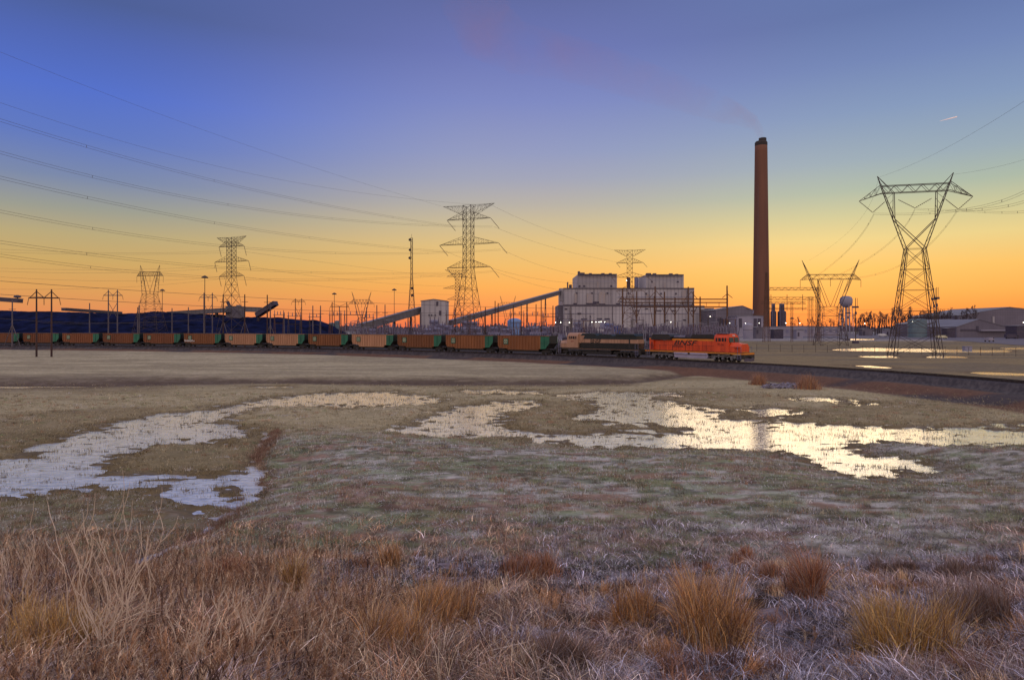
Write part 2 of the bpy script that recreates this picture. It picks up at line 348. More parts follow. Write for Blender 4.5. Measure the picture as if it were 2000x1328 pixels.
def terrain(X, Y, full=False):
    X = np.asarray(X, float); Y = np.asarray(Y, float)
    d = tdist(X, Y); t = X / np.maximum(Y, 1)
    und = (fbm(X / 14, Y / 14, 5, 3) - .5) * .16 + (fbm(X / 2.2, Y / 2.2, 9, 3) - .5) * .10
    # near side: pond field and the higher terrace behind it
    Dsw = 92 + 14 * ss(t, .16, .32) - 7 * ss(-t, .35, .75)
    wob = (fbm(X / 32, Y / 60, 31, 2) - .5) * 12
    ter = ss(Y + wob, Dsw - 1, Dsw + 6)
    z = -1.66 + ter * .45 + und
    z = z - .22 * np.exp(-((Y + wob - Dsw + 2) / 2.2) ** 2)
    sd = pond_sd(X, Y, PONDS)
    e1 = (fbm(X / 5.0, Y / 2.6, 3, 3) - .5); e2 = (fbm(X / .9, Y / .5, 17, 3) - .5)
    prox = np.exp(-np.abs(sd) / 4.5)
    am_ = np.clip(Y / 50, .35, 1.2) ** 1.5
    sdn = sd + (e1 * 3.4 * (.4 + .6 * prox) + e2 * 2.8) * am_
    shore = ss(sdn, -1.6, 2.2)
    zp = WZ - .05 + shore * .20 + e2 * (.10 + .26 * prox) * np.clip(am_, .8, 1) + (fbm(X / .35, Y / .22, 23, 2) - .5) * .04
    k = ss(sd, 1.0, 6.0); z = zp * (1 - k) + z * k
    # raised field to the right of the ditch edge, and the ditch
    xe = np.interp(Y, [20, 24, 30, 38, 46, 52], [-11.5, -10.5, -11.3, -14.2, -16.2, -17]) + (fbm(X * 0 + 3, Y / 2, 41, 2) - .5) * .8
    rz = ss(X - xe, -.4, 1.8) * ss(Y, 50, 38) * ss(Y, 15, 27) * ss(sd, .5, 6) * .45
    z = z + rz
    z = z - .16 * np.exp(-((X - xe + .5) / .5) ** 2) * ss(Y, 48, 44) * ss(Y, 17, 21)
    # foreground bank
    bk = np.clip(21.5 + (fbm(X / 6, Y / 6, 51, 2) - .5) * 3 - Y, 0, 22)
    bank = bk * .25 * ss(bk, 0, 4) + (fbm(X / 1.6, Y / 1.6, 61, 3) - .5) * .34 * ss(bk, 0, 4)
    z = z + bank
    # far plain
    far = -1.2 + (fbm(X / 30, Y / 30, 71, 3) - .5) * .12
    sf = pond_sd(X, Y, FARP); sfn = sf + (fbm(X / 9, Y / 6, 73, 3) - .5) * 5
    far = far - .14 * (1 - ss(sfn, -2, 2.5))
    rise = ss(d, 3, 9); z = z * (1 - rise) + far * rise
    # embankment under the track
    a = np.abs(d)
    near_p = np.interp(-d, [0, 2.3, 4.2, 7.2, 13.5], [-.19, -.19, -.85, -.98, -2.6])
    far_p = np.interp(d, [0, 2.3, 4.2, 9.5], [-.19, -.19, -.85, -1.6])
    z = np.maximum(z, np.where(d < 0, near_p, far_p) + np.where(a > 2.3, (fbm(X / 1.5, Y / 1.5, 81, 3) - .5) * .12, 0))
    if full: return z, d, sd, sdn, sf, sfn, ter, bk, rz, X - xe
    return z
def gz(x, y): return float(terrain(np.array([x]), np.array([y]))[0])

CX0, CY0 = 0.0, -14.0
rr = [3.0]
while rr[-1] < 6000:
    r = rr[-1]; rr.append(r * (1.0058 if 28 < r < 110 else 1.0075 if r < 150 else 1.012 if r < 300 else 1.05) + (0 if r > 20 else .06))
rr = np.array(rr)
cc = np.unique(np.concatenate([np.linspace(-2.6, -.95, 90), np.linspace(-.95, .95, 1150), np.linspace(.95, 2.6, 90)]))
YY, TT = np.meshgrid(rr, cc, indexing='ij')
GX = CX0 + TT * YY; GY = CY0 + YY
Z, D_, SD, SDN, SF, SFN, TER, BK, RZ, XE = terrain(GX.ravel(), GY.ravel(), True)
gx = GX.ravel(); gy = GY.ravel()
n1 = fbm(gx / 3.0, gy / 1.6, 101, 4); n2 = fbm(gx / .7, gy / .45, 111, 4); n3 = fbm(gx / 12, gy / 8, 121, 3); n4 = fbm(gx / .28, gy / .22, 131, 2)
def lerp(a, b, t): return a * (1 - t[:, None]) + b * t[:, None]
def c3(*v): return np.tile(np.array(v), (len(gx), 1))
col = lerp(c3(.43, .37, .235), c3(.30, .245, .145), ss(n3, .35, .65))                      # olive tan turf
frost = lerp(c3(.23, .22, .16), c3(.47, .455, .44), ss(n1 * .5 + n2 * .5, .42, .62))         # frosted turf
n5 = fbm(gx / 1.5, gy / .55, 191, 4); n6 = fbm(gx / .8, gy / .3, 195, 3); n7 = fbm(gx / 1.1, gy / .45, 197, 3)
frost = lerp(frost, c3(.30, .19, .15), ss(n3 * .35 + n5 * .65, .52, .60) * .85)
frost = lerp(frost, c3(.23, .30, .16), ss(fbm(gx / 7, gy / 3, 141, 3) * .4 + n7 * .6, .5, .60) * .6)
frost = frost * (1 - .5 * ss(n6, .47, .33))[:, None]
fz = ss(gy + (n3 - .5) * 14, 50, 40)
fz = fz * np.where(XE < 0, ss(gy, 34, 26), 1)
col = lerp(col, frost, fz)
terc = lerp(c3(.47, .41, .28), c3(.35, .30, .205), ss(fbm(gx / 12, gy / 3, 151, 3), .35, .65))
col = lerp(col, terc, TER)
col = lerp(col, c3(.085, .055, .05), np.exp(-((gy - (92 + 14 * ss(gx / np.maximum(gy, 1), .16, .32) - 7 * ss(-gx / np.maximum(gy, 1), .35, .75)) + 1 + (fbm(gx / 32, gy / 60, 31, 2) - .5) * 12 + (n1 - .5) * 5) / (4.2 + 3 * ss(-gx / np.maximum(gy, 1), .3, .6))) ** 2) * (D_ < -3) * .85)  # terrace slope: its shadow put into the colour, along with dark grass
lf = ss(XE, .2, -.6) * ss(gy, 50, 44) * ss(gy, 20, 24); col = lerp(col, lerp(c3(.24, .19, .10), c3(.15, .12, .065), n5), lf * .7)
mud = ss(SDN, 1.6, -.3); col = lerp(col, lerp(c3(.18, .13, .065), c3(.11, .085, .06), ss(n2, .4, .6)), mud * .8)
bankc = lerp(c3(.045, .03, .026), c3(.24, .20, .245), ss(n1 * .4 + n2 * .6, .50, .64))
col = lerp(col, bankc, ss(BK, -.5, 2.0))
col = lerp(col, c3(.12, .07, .05), np.exp(-((XE + .3) / .7) ** 2) * ss(gy, 50, 44) * ss(gy, 18, 22) * .8)
fcol = lerp(c3(.25, .195, .115), c3(.19, .155, .11), ss(fbm(gx / 20, gy / 9, 161, 3), .35, .65))
fcol = lerp(fcol, c3(.30, .29, .35), ss(gy + (n3 - .5) * 40, 330, 380) * .75)
fcol = lerp(fcol, c3(.14, .10, .07), ss(SFN, 5, .5) * .7)
fcol = lerp(fcol, c3(.14, .14, .13), ss(gy, 700, 1500))
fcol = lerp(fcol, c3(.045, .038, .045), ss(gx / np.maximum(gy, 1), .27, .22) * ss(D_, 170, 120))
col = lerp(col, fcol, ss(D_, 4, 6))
# slope of the embankment: brown grass, then gravel
brk = fbm(gx / 14, gy / 14, 171, 2)
slope = (D_ < -6.2) & (D_ > -15)
sl_ = ss(D_, -14, -11.5) * ss(D_, -5.2, -6.2)
col = lerp(col, lerp(c3(.15, .085, .062), c3(.075, .062, .07), ss(brk, .60, .66)), sl_)
grav = lerp(c3(.098, .085, .092), c3(.052, .045, .052), ss(n4, .3, .7))
gv = ss(D_, -6.4, -5.6) * ss(D_, 5.2, 4.4)
col = lerp(col, grav, gv)
bed = ss(np.abs(D_), 2.6, 2.1); col = lerp(col, lerp(c3(.07, .06, .075), c3(.04, .035, .045), n4), bed)
col = col * np.array([1.16, 1.10, .98]) * (.62 + .76 * (n2 * .4 + n4 * .35 + fbm(gx / 2.5, gy / 1.2, 181, 3) * .25))[:, None]
nr, nc = YY.shape
ii = np.arange(nr * nc).reshape(nr, nc)
Q = np.stack([ii[:-1, :-1], ii[:-1, 1:], ii[1:, 1:], ii[1:, :-1]], -1).reshape(-1, 4)
mg = mat('ground', (1.12, 1.1, 1.08), (.72, .74, .78), 5.5, .95, bump=.05, stretch=(.6, 1.2, 1), attr='tint', detail=7, spec=.15)
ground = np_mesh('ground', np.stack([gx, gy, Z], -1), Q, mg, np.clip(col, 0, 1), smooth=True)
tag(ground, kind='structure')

# ------------------------------------------------------------------ water
def water_mat(name, ice, sc_=.25):
    m = bpy.data.materials.new(name); m.use_nodes = True; n = m.node_tree.nodes; l = m.node_tree.links; b = n['Principled BSDF']
    g = n.new('ShaderNodeNewGeometry'); mpn = n.new('ShaderNodeMapping'); mpn.inputs['Scale'].default_value = (.55, 1.3, 1); l.new(g.outputs['Position'], mpn.inputs[0])
    no = n.new('ShaderNodeTexNoise'); no.inputs['Scale'].default_value = 2.2; no.inputs['Detail'].default_value = 10; no.inputs['Roughness'].default_value = .62; l.new(mpn.outputs[0], no.inputs[0])
    mr = n.new('ShaderNodeMapRange'); mr.inputs[1].default_value = .38; mr.inputs[2].default_value = .62; l.new(no.outputs[0], mr.inputs[0])
    mx = n.new('ShaderNodeMix'); mx.data_type = 'RGBA'; l.new(mr.outputs[0], mx.inputs[0]); mx.inputs[6].default_value = (*ice, 1); mx.inputs[7].default_value = tuple(v * .5 for v in ice) + (1,)
    l.new(mx.outputs[2], b.inputs['Base Color'])
    r_ = n.new('ShaderNodeMapRange'); r_.inputs[3].default_value = .16; r_.inputs[4].default_value = .07; l.new(mr.outputs[0], r_.inputs[0]); l.new(r_.outputs[0], b.inputs['Roughness'])
    b.inputs['IOR'].default_value = 1.6; b.inputs['Metallic'].default_value = .5; b.inputs['Specular IOR Level'].default_value = .5
    n2_ = n.new('ShaderNodeTexNoise'); n2_.inputs['Scale'].default_value = 5; n2_.inputs['Detail'].default_value = 5; l.new(mpn.outputs[0], n2_.inputs[0])
    bn = n.new('ShaderNodeBump'); bn.inputs['Strength'].default_value = 1; bn.inputs['Distance'].default_value = .012; l.new(n2_.outputs[0], bn.inputs['Height']); l.new(bn.outputs[0], b.inputs['Normal'])
    return m
M['ice'] = water_mat('pond_ice', (.98, .95, .90))
M['farice'] = water_mat('far_pond_ice', (.55, .55, .55))
wb = MB(); wb.add([(-75, 21, WZ), (90, 21, WZ), (90, 84, WZ), (-75, 84, WZ)], [(0, 1, 2, 3)]); tag(wb.build('pond_water', 'ice'), kind='structure')
wb = MB(); wb.add([(40, 118, -1.25), (62, 96, -1.25), (95, 96, -1.25), (330, 430, -1.25), (180, 430, -1.25)], [(0, 1, 2, 3, 4)]); tag(wb.build('far_puddle_water', 'farice'), kind='structure')

# ------------------------------------------------------------------ railway track
def rail_path(off, z0, z1, hw, s0=-70, s1=480):
    ss_ = np.arange(s0, s1, 3.0); x = np.interp(ss_, TS, TX); y = np.interp(ss_, TS, TY)
    tx = np.gradient(x); ty = np.gradient(y); l_ = np.hypot(tx, ty); nx, ny = ty / l_, -tx / l_
    V = []
    for sgn, zz in ((-1, z0), (1, z0), (1, z1), (-1, z1)): V.append(np.stack([x + nx * (off + sgn * hw), y + ny * (off + sgn * hw), np.full(len(x), zz)], -1))
    V = np.concatenate(V); n = len(x); Fq = []
    for a in range(4):
        b = (a + 1) % 4
        for i in range(n - 1): Fq.append((a * n + i, b * n + i, b * n + i + 1, a * n + i + 1))
    return V, Fq
tm = MB()
for off in (-.75, .75):
    V, Fq = rail_path(off, -.17, 0, .04); tm.add(V, Fq)
tr = tag(tm.build('railway_track', 'rail'), kind='structure')
tm = MB(); s = -68
while s < 330:
    x, y = track(s); x2, y2 = track(s + .3); a = Vector((x2 - x, y2 - y, 0)).normalized(); nn = Vector((a.y, -a.x, 0))
    p = Vector((x, y, -.225)); hx = a * .11; hn = nn * 1.28
    V = [p - hx - hn, p + hx - hn, p + hx + hn, p - hx + hn]; V = V + [v + Vector((0, 0, .055)) for v in V]
    tm.add(V, [(0, 3, 2, 1), (4, 5, 6, 7), (0, 1, 5, 4), (1, 2, 6, 5), (2, 3, 7, 6), (3, 0, 4, 7)]); s += .6 if s < 5 else 1.2
tag(tm.build('railway_sleepers', 'tie'), kind='structure')
# road and low bank beyond the track at the right
rm = MB()
rm.add([(x, y, -1.10) for x, y in [(200, 262), (256, 398), (190, 470), (100, 530), (-60, 545), (-60, 900), (720, 900), (720, 262)]], [(0, 1, 2, 3, 4, 5, 6, 7)])
tag(rm.build('yard_road', mat('yard_asphalt', (.15, .13, .165), (.10, .09, .12), .06, .85)), kind='structure')
# ------------------------------------------------------------------ train
def place_on_track(o, s_mid, half, z=0.0, flip=False):
    x0, y0 = track(s_mid - half); x1, y1 = track(s_mid + half)
    a = math.atan2(y0 - y1, x0 - x1)                   # local +x points to the head of the train
    o.location = ((x0 + x1) / 2, (y0 + y1) / 2, z); o.rotation_euler = (0, 0, a + (math.pi if flip else 0))
def wheelset(mb, x, r, w=.14, yy=.75):
    for sy in (-1, 1): mb.tube((x, sy * (yy - w / 2), r), (x, sy * (yy + w / 2), r), r, None, 18)
    mb.tube((x, -yy, r), (x, yy, r), .09)
def make_loco(label, group, pal, logo, number, big):
    t = thing('diesel_locomotive', label, 'locomotive', group=group)
    body, low, top, band = pal
    # sill / frame and walkway
    MB().box(-10.9, 10.9, -1.50, 1.50, 1.28, 1.58).build('frame', 'black' if not big else 'yellow', t)
    MB().box(-10.9, 10.9, -1.56, 1.56, 1.583, 1.64).build('walkway', 'black', t)
    if not big:
        MB().box(-10.6, 9.2, -1.575, 1.575, 1.42, 1.46).build('sill_stripe', 'cream', t)
    else:
        MB().box(-10.9, 8.3, -1.53, 1.53, 1.20, 1.36).build('sill_dark_rail', 'black', t)  # black rail along the lower edge of the yellow sill
    # long hood: lower, upper
    hw = 1.02
    MB().box(-9.9, 4.9, -hw, hw, 1.64, 3.42).build('hood', body, t)
    if big:
        MB().box(-6.0, 4.9, -hw - .006, hw + .006, 3.42, 3.72).build('hood_stripe', 'yellow', t)
        MB().box(-9.95, -8.9, -hw - .3, hw + .3, 1.64, 3.6).build('radiator_end', 'orange', t)
        MB().box(-9.97, -8.88, -hw - .32, hw + .32, 3.6, 3.8).build('radiator_stripe', 'yellow', t)
        MB().box(-9.5, -9.1, -hw - .325, hw + .325, 1.75, 3.1).build('radiator_grille', 'red', t)
    else:
        MB().box(-9.9, 4.9, -hw - .01, hw + .01, 1.64, 2.68).build('hood_lower_band', low, t)
        MB().box(-8.1, -7.75, -hw - .02, hw + .02, 1.8, 3.42).build('hood_door_gap', 'black', t)
    doors = MB()
    x = -7.4
    while x < 4.6:
        (big or not -2.0 < x < 2.9) and doors.box(x, x + .03, -hw - .018, hw + .018, 1.75 if big else 2.58, 3.38); x += .78 if not big else .95
    doors.build('door_seams', 'dkgreen2' if not big else 'red', t)
    # dark roof gear: radiator wings, dynamic brake box, exhaust
    if big:
        MB().prism([(-9.4, 3.8), (-9.0, 4.55), (-5.2, 4.55), (-4.7, 4.1), (-4.7, 3.5), (-9.4, 3.5)], -1.5, 1.5).build('radiator_wing', 'black', t)
        MB().box(-9.1, -5.3, -1.35, 1.35, 4.55, 4.62).build('radiator_top', 'equip', t)
        MB().box(-4.65, 4.9, -.95, .95, 3.72, 4.02).build('hood_top', 'black', t)
        MB().box(-4.5, -2.0, -.7, .7, 4.02, 4.3).build('blower_duct', 'equip', t)
        MB().prism([(-2.2, 4.02), (-1.9, 4.5), (-1.1, 4.5), (-.9, 4.02)], -.5, .5).build('exhaust_stack', 'equip_dark', t)
        MB().prism([(-.4, 3.9), (0, 4.5), (4.4, 4.55), (4.8, 4.3), (4.8, 3.9)], -1.15, 1.15).build('dynamic_brake_housing', 'black', t)
    else:
        MB().box(-9.7, 4.9, -1.06, 1.06, 3.42, 4.1).build('hood_top', top, t)
        MB().prism([(-9.5, 4.1), (-9.2, 4.5), (-5.0, 4.5), (-4.7, 4.1)], -1.45, 1.45).build('radiator_wing', top, t)
        MB().prism([(-3.6, 4.1), (-3.2, 4.38), (-.2, 4.38), (0, 4.1)], -.8, .8).build('blower_duct', top, t)
        MB().prism([(.3, 4.1), (.6, 4.52), (4.0, 4.55), (4.6, 4.1)], -1.1, 1.1).build('dynamic_brake_housing', top, t)
    # cab
    cb = 'orange' if big else 'cream'
    cab = MB()
    prof = [(-1.5, 1.6), (1.5, 1.6), (1.5, 3.9), (1.28, 4.4), (.7, 4.68), (-.7, 4.68), (-1.28, 4.4), (-1.5, 3.9)]
    xs = (4.95, 8.0); nn = len(prof)
    V = [(x, y, z) for x in xs for y, z in prof]
    for i in range(nn):                                      # raked windshield
        if prof[i][1] > 3: V[nn + i] = (8.0 - (prof[i][1] - 3) * .18, prof[i][0], prof[i][1])
    cab.add(V, [tuple(range(nn - 1, -1, -1)), tuple(range(nn, 2 * nn))] + [(i, (i + 1) % nn, (i + 1) % nn + nn, i + nn) for i in range(nn)])
    co = cab.build('cab', cb, t)
    if big: MB().box(4.97, 7.6, -1.1, 1.1, 4.683, 4.74).build('cab_roof_top', 'equip', co)
    else: MB().prism([(3.4, 4.06), (4.94, 4.62), (4.94, 2.57), (4.4, 2.57)], -1.08, 1.08).build('cab_rear_slope', 'cream', co)
    for sy in (-1, 1):
        yy = sorted((sy * 1.5, sy * 1.512))
        for xa, xb in ((5.3, 5.62), (5.8, 6.35), (6.5, 6.95), (7.1, 7.42)):
            MB().box(xa, xb, yy[0], yy[1], 3.38, 3.98).build('side_window', 'glass', co)
    MB().add([(8.01, -1.3, 3.25), (8.01, -.12, 3.25), (7.86, -.12, 4.05), (7.86, -1.3, 4.05), (7.5, -1.3, 3.25), (7.5, -1.3, 4.05)], [(0, 1, 2, 3), (4, 0, 3, 5)]).build('windshield', 'glass', co)
    MB().add([(8.01, .12, 3.25), (8.01, 1.3, 3.25), (7.86, 1.3, 4.05), (7.86, .12, 4.05), (7.5, 1.3, 3.25), (7.5, 1.3, 4.05)], [(0, 1, 2, 3), (1, 4, 5, 2)]).build('windshield', 'glass', co)
    hl = MB(); hl.tube((7.7, -.15, 4.35), (7.95, -.15, 4.35), .11, None, 10); hl.tube((7.7, .15, 4.35), (7.95, .15, 4.35), .11, None, 10); hl.build('headlight', 'white', co)
    # nose
    nose = MB()
    P = [(-1.42, 1.64), (1.42, 1.64), (1.42, 2.5), (.9, 3.25), (-.9, 3.25), (-1.42, 2.5)]
    Pf = [(-1.2, 1.64), (1.2, 1.64), (1.2, 2.5), (.75, 3.0), (-.75, 3.0), (-1.2, 2.5)]
    nose.add([(7.98, y, z) for y, z in P] + [(10.1, y, z) for y, z in Pf], [tuple(range(5, -1, -1)), tuple(range(6, 12))] + [(i, (i + 1) % 6, (i + 1) % 6 + 6, i + 6) for i in range(6)])
    no = nose.build('nose', cb, t)
    MB().box(10.1, 10.12, -.35, .35, 1.7, 2.75).build('nose_door', 'orange' if big else 'cream', no)
    MB().box(10.1, 10.13, -.9, .9, 1.66, 1.74).build('nose_stripe', 'yellow', no)
    # pilot, plow, coupler, steps, handrails
    MB().box(10.2, 10.9, -1.5, 1.5, .55, 1.28).build('pilot', 'black', t)
    MB().add([(10.9, -1.45, .18), (11.25, 0, .18), (10.9, 1.45, .18), (10.85, 1.45, .75), (11.1, 0, .75), (10.85, -1.45, .75)], [(0, 1, 4, 5), (1, 2, 3, 4), (0, 5, 3, 2), (0, 2, 1), (5, 4, 3)]).build('snow_plow', 'black' if not big else 'equip_dark', t)
    MB().box(-10.9, -10.3, -1.5, 1.5, .6, 1.28).build('rear_pilot', 'black', t)
    for sx in (-1, 1): MB().tube((sx * 10.9, 0, .9), (sx * 11.35, 0, .9), .16, .2, 8).build('coupler', 'undergear', t)
    for sx in (-1, 1):
        for sy in (-1, 1):
            st = MB()
            for k in range(4): st.box(sx * 10.0 - .32, sx * 10.0 + .32, sy * 1.5 - .06, sy * 1.5 + .06, .45 + k * .27, .50 + k * .27)
            for e in (-.34, .34): st.bar((sx * 10.0 + e, sy * 1.53, .42), (sx * 10.0 + e, sy * 1.53, 2.6), .045)
            st.build('steps', 'equip', t)
    hr = MB()
    for sy in (-1, 1):
        x = -10.2
        while x < 4.8: hr.bar((x, sy * 1.52, 1.64), (x, sy * 1.52, 2.62), .04); x += 1.5
        hr.bar((-10.3, sy * 1.52, 2.62), (4.9, sy * 1.52, 2.62), .035); hr.bar((8.2, sy * 1.5, 2.5), (10.3, sy * 1.5, 2.5), .035)
    hr.build('handrail', 'black', t)
    # fuel tank, air reservoirs, trucks
    ft = MB(); ft.prism([(-3.9, .95), (-3.7, .42), (3.5, .42), (3.7, .95)], -1.5, 1.5); ft.build('fuel_tank', 'tank_grey' if big else 'undergear', t)
    ar = MB()
    for sy in (-1, 1):
        ar.tube((-3.8, sy * 1.42, 1.16), (-.7, sy * 1.42, 1.16), .21, None, 12); ar.tube((-.2, sy * 1.42, 1.16), (3.6, sy * 1.42, 1.16), .21, None, 12)
    ar.build('air_reservoir', 'tank_grey' if big else 'undergear', t)
    for cx in (-6.9, 6.6):
        fr = MB()
        for sy in (-1, 1):
            fr.prism([(cx - 2.6, .85), (cx - 2.3, 1.05), (cx - .6, .98), (cx, 1.1), (cx + .6, .98), (cx + 2.3, 1.05), (cx + 2.6, .85), (cx + 2.3, .55), (cx + 1.2, .78), (cx - 1.2, .78), (cx - 2.3, .55)], sy * 1.14 - .09, sy * 1.14 + .09)
            for wx in (-1.75, 0, 1.75): fr.box(cx + wx - .22, cx + wx + .22, sy * 1.26 - .1, sy * 1.26 + .1, .36, .74); fr.tube((cx + wx + .85, sy * 1.2, .55), (cx + wx + .85, sy * 1.2, .95), .10, None, 8)
        tk = fr.build('truck_frame', 'undergear_pale' if big else 'undergear', t)
        for wx in (-1.75, 0, 1.75):
            m = MB(); wheelset(m, cx + wx, .53); m.build('wheelset', 'undergear', tk)
    # lettering
    for sy in (-1, 1):
        rz = 0 if sy < 0 else math.pi
        if big:
            a = text(logo, 1.25, 'black', t, 'side_lettering', .35, 1.75, .012); a.location = (-1.9, sy * (hw + .035), 2.98)
            u = MB().box(-4.5, -2.1, min(sy * (hw + .008), sy * (hw + .03)), max(sy * (hw + .008), sy * (hw + .03)), 2.28, 2.42); u.build('lettering_underline', 'black', t)
            b = text(number, .62, 'red', t, 'road_number', 0, 1.05, .01); b.location = (6.3, sy * 1.512, 2.85)
            c_ = text(logo, .42, 'red', t, 'nose_lettering', .3, 1.4, .01); c_.location = (9.05, sy * 1.335, 2.25)
            c_.rotation_euler = (R(90), 0, rz + (-sy) * R(-5.9))
            u2 = MB().box(8.5, 9.2, min(sy * 1.30, sy * 1.33), max(sy * 1.30, sy * 1.36), 1.86, 1.93); u2.build('nose_underline', 'red', t)
        else:
            a = text(logo, 1.05, 'black', t, 'side_lettering', 0, 1.2, .012); a.location = (0.5, sy * (hw + .035), 3.0)
            b = text(number, .36, 'red', t, 'road_number', 0, 1.05, .01); b.location = (6.4, sy * 1.512, 2.9)
        a.rotation_euler = (R(90), 0, rz); b.rotation_euler = (R(90), 0, rz)
    return t
SO = 1.0
lo1 = make_loco('orange and black diesel locomotive leading the coal train', 'locomotives at the head of the train', ('orange', None, 'black', None), 'BNSF', '9536', True)
place_on_track(lo1, SO + 10.7, 7); lo1.scale = (.955, 1, 1)
lo2 = make_loco('cream and dark green diesel locomotive between the orange one and the coal cars', 'locomotives at the head of the train', ('cream', 'dkgreen2', 'dkgreen', None), 'BNSF', '9647', False)
place_on_track(lo2, SO + 21.7 + 11.1, 7, flip=True); lo2.scale = (.965, 1, 1)

def make_car(mside, tapered, graffiti=False):
    t = thing('coal_car', None, 'coal car')
    hl_, hw, zt = 7.3, 1.5, 3.95
    xg = 4.95                                       # where the green end begins (towards the head of the train)
    def wall(x0, x1, poly, name, m):
        o = MB()
        for sy in (-1, 1): o.prism(poly, sy * hw - .04, sy * hw + .04)
        return o
    if tapered: mainp = [(-hl_, zt), (-hl_, 2.1), (-6.9, 1.45), (-4.9, 1.2), (-4.6, .75), (4.0, .75), (4.4, 1.2), (xg, 1.25), (xg, zt)]
    else: mainp = [(-hl_, zt), (-hl_, 1.75), (-6.9, 1.15), (-4.6, 1.1), (-4.3, .85), (4.3, .85), (4.6, 1.1), (xg, 1.1), (xg, zt)]
    endp = [(xg, zt), (xg, 1.1 if not tapered else 1.25), (6.3, 1.2), (hl_, 2.35), (hl_, zt)]
    b = MB()
    for sy in (-1, 1): b.prism(mainp, min(sy * 1.42, sy * 1.5), max(sy * 1.42, sy * 1.5))
    b.box(-hl_ + .02, -hl_ + .1, -1.42, 1.42, 1.7, zt)
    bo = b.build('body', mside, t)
    rb = MB(); x = -6.9
    while x < xg - .2:
        zb = 1.25 if abs(x) > 4.4 else .9
        for sy in (-1, 1): rb.box(x - .06, x + .06, min(sy * 1.5, sy * 1.6), max(sy * 1.5, sy * 1.6), zb + .1, zt - .1)
        x += .86
    for sy in (-1, 1): rb.box(-hl_, hl_, min(sy * 1.5, sy * 1.61), max(sy * 1.5, sy * 1.61), zt - .1, zt + .02)
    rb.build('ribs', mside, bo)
    g = MB()
    for sy in (-1, 1): g.prism(endp, min(sy * 1.425, sy * 1.505), max(sy * 1.425, sy * 1.505)); g.box(5.9, 6.0, min(sy * 1.505, sy * 1.6), max(sy * 1.505, sy * 1.6), 1.5, zt - .1)
    g.build('end_panel', 'car_green', t)
    MB().box(hl_ - .1, hl_ - .02, -1.42, 1.42, 2.3, zt).build('shaded_end_wall', 'dkgreen', t); MB().prism([(6.2, 1.2), (6.35, 1.2), (hl_ - .1, 2.3), (hl_ - .1, 2.4)], -1.42, 1.42).build('slope_sheet', 'undergear', t)  # end wall and slope sheet coloured dark to stand in for shade between cars
    MB().box(-4.4, 4.4, -1.3, 1.3, .42, .84).build('bottom_doors', 'undergear', t)
    # coal load: a lumpy heap
    nx_, ny_ = 30, 7; V = []; Fq = []
    for i in range(nx_):
        for j in range(ny_):
            u = i / (nx_ - 1); v = j / (ny_ - 1)
            V.append(((u * 2 - 1) * (hl_ - .15), (v * 2 - 1) * 1.41, 3.72 + .36 * math.sin(math.pi * v) * min(1, 6 * u, 6 * (1 - u)) + random.Random(i * 31 + j).uniform(-.05, .05)))
    for i in range(nx_ - 1):
        for j in range(ny_ - 1): Fq.append((i * ny_ + j, (i + 1) * ny_ + j, (i + 1) * ny_ + j + 1, i * ny_ + j + 1))
    MB().add(V, Fq).build('coal_load', 'coal_load', t, True)
    # frame, trucks, couplers
    f = MB(); f.box(-7.9, 7.9, -.35, .35, .75, 1.05)
    for sy in (-1, 1): f.bar((-hl_, sy * 1.4, 1.15), (-6.2, sy * 1.4, 1.15), .1); f.bar((hl_, sy * 1.4, 1.15), (6.2, sy * 1.4, 1.15), .1); f.bar((hl_ - .1, sy * 1.45, 1.1), (hl_ - .1, sy * 1.45, 2.4), .05); f.bar((-hl_ + .1, sy * 1.45, 1.1), (-hl_ + .1, sy * 1.45, 2.0), .05)
    f.build('underframe', 'undergear', t)
    for sx in (-1, 1):
        m = MB(); cx = sx * 6.1
        for sy in (-1, 1): m.prism([(cx - 1.15, .62), (cx - .5, .95), (cx + .5, .95), (cx + 1.15, .62), (cx + 1.1, .4), (cx + .5, .28), (cx - .5, .28), (cx - 1.1, .4)], sy * .98 - .07, sy * .98 + .07)
        tk = m.build('truck_frame', 'undergear', t)
        m = MB(); wheelset(m, cx - .89, .46); wheelset(m, cx + .89, .46); m.build('wheels', 'undergear', tk)
        MB().tube((sx * 7.8, 0, .85), (sx * 8.1, 0, .85), .13, .15, 6).build('coupler', 'undergear', t)
    for sy in (-1, 1):
        y0 = sy * 1.61; yy = sorted((y0, y0 + sy * .012)); y2 = sorted((y0 + sy * .012, y0 + sy * .02))
        lg = MB().box(-5.5, -4.1, yy[0], yy[1], 2.0, 3.3).build('emblem', 'logo_green', t)
        e = MB()
        for (cx, cz) in ((-5.1, 2.95), (-4.5, 2.95), (-5.1, 2.35), (-4.5, 2.35)): e.box(cx - .10, cx + .10, y2[0], y2[1], cz - .10, cz + .10)
        e.box(-4.83, -4.77, y2[0], y2[1], 2.1, 3.2); e.box(-5.4, -4.2, y2[0], y2[1], 2.62, 2.68); e.build('emblem_squares', 'logo_pale', lg)
    if graffiti:
        m = MB(); rg = random.Random(5)
        for k in range(12):
            x = -7.0 + k * .34; m.box(x, x + .12, -1.625, -1.612, 1.35 + rg.random() * .2, 1.65 + rg.random() * .5)
            m.box(x, x + .3, -1.63, -1.615, 1.5 + rg.random() * .4, 1.62 + rg.random() * .4)
        m.build('graffiti', 'white', t)
    return t
protos = {}
kinds = ['a', 'a', 'a', 'b', 'a', 'b', 'b', 'cg', 'c1', 'c1', 'c', 'c', 'c', 'c']
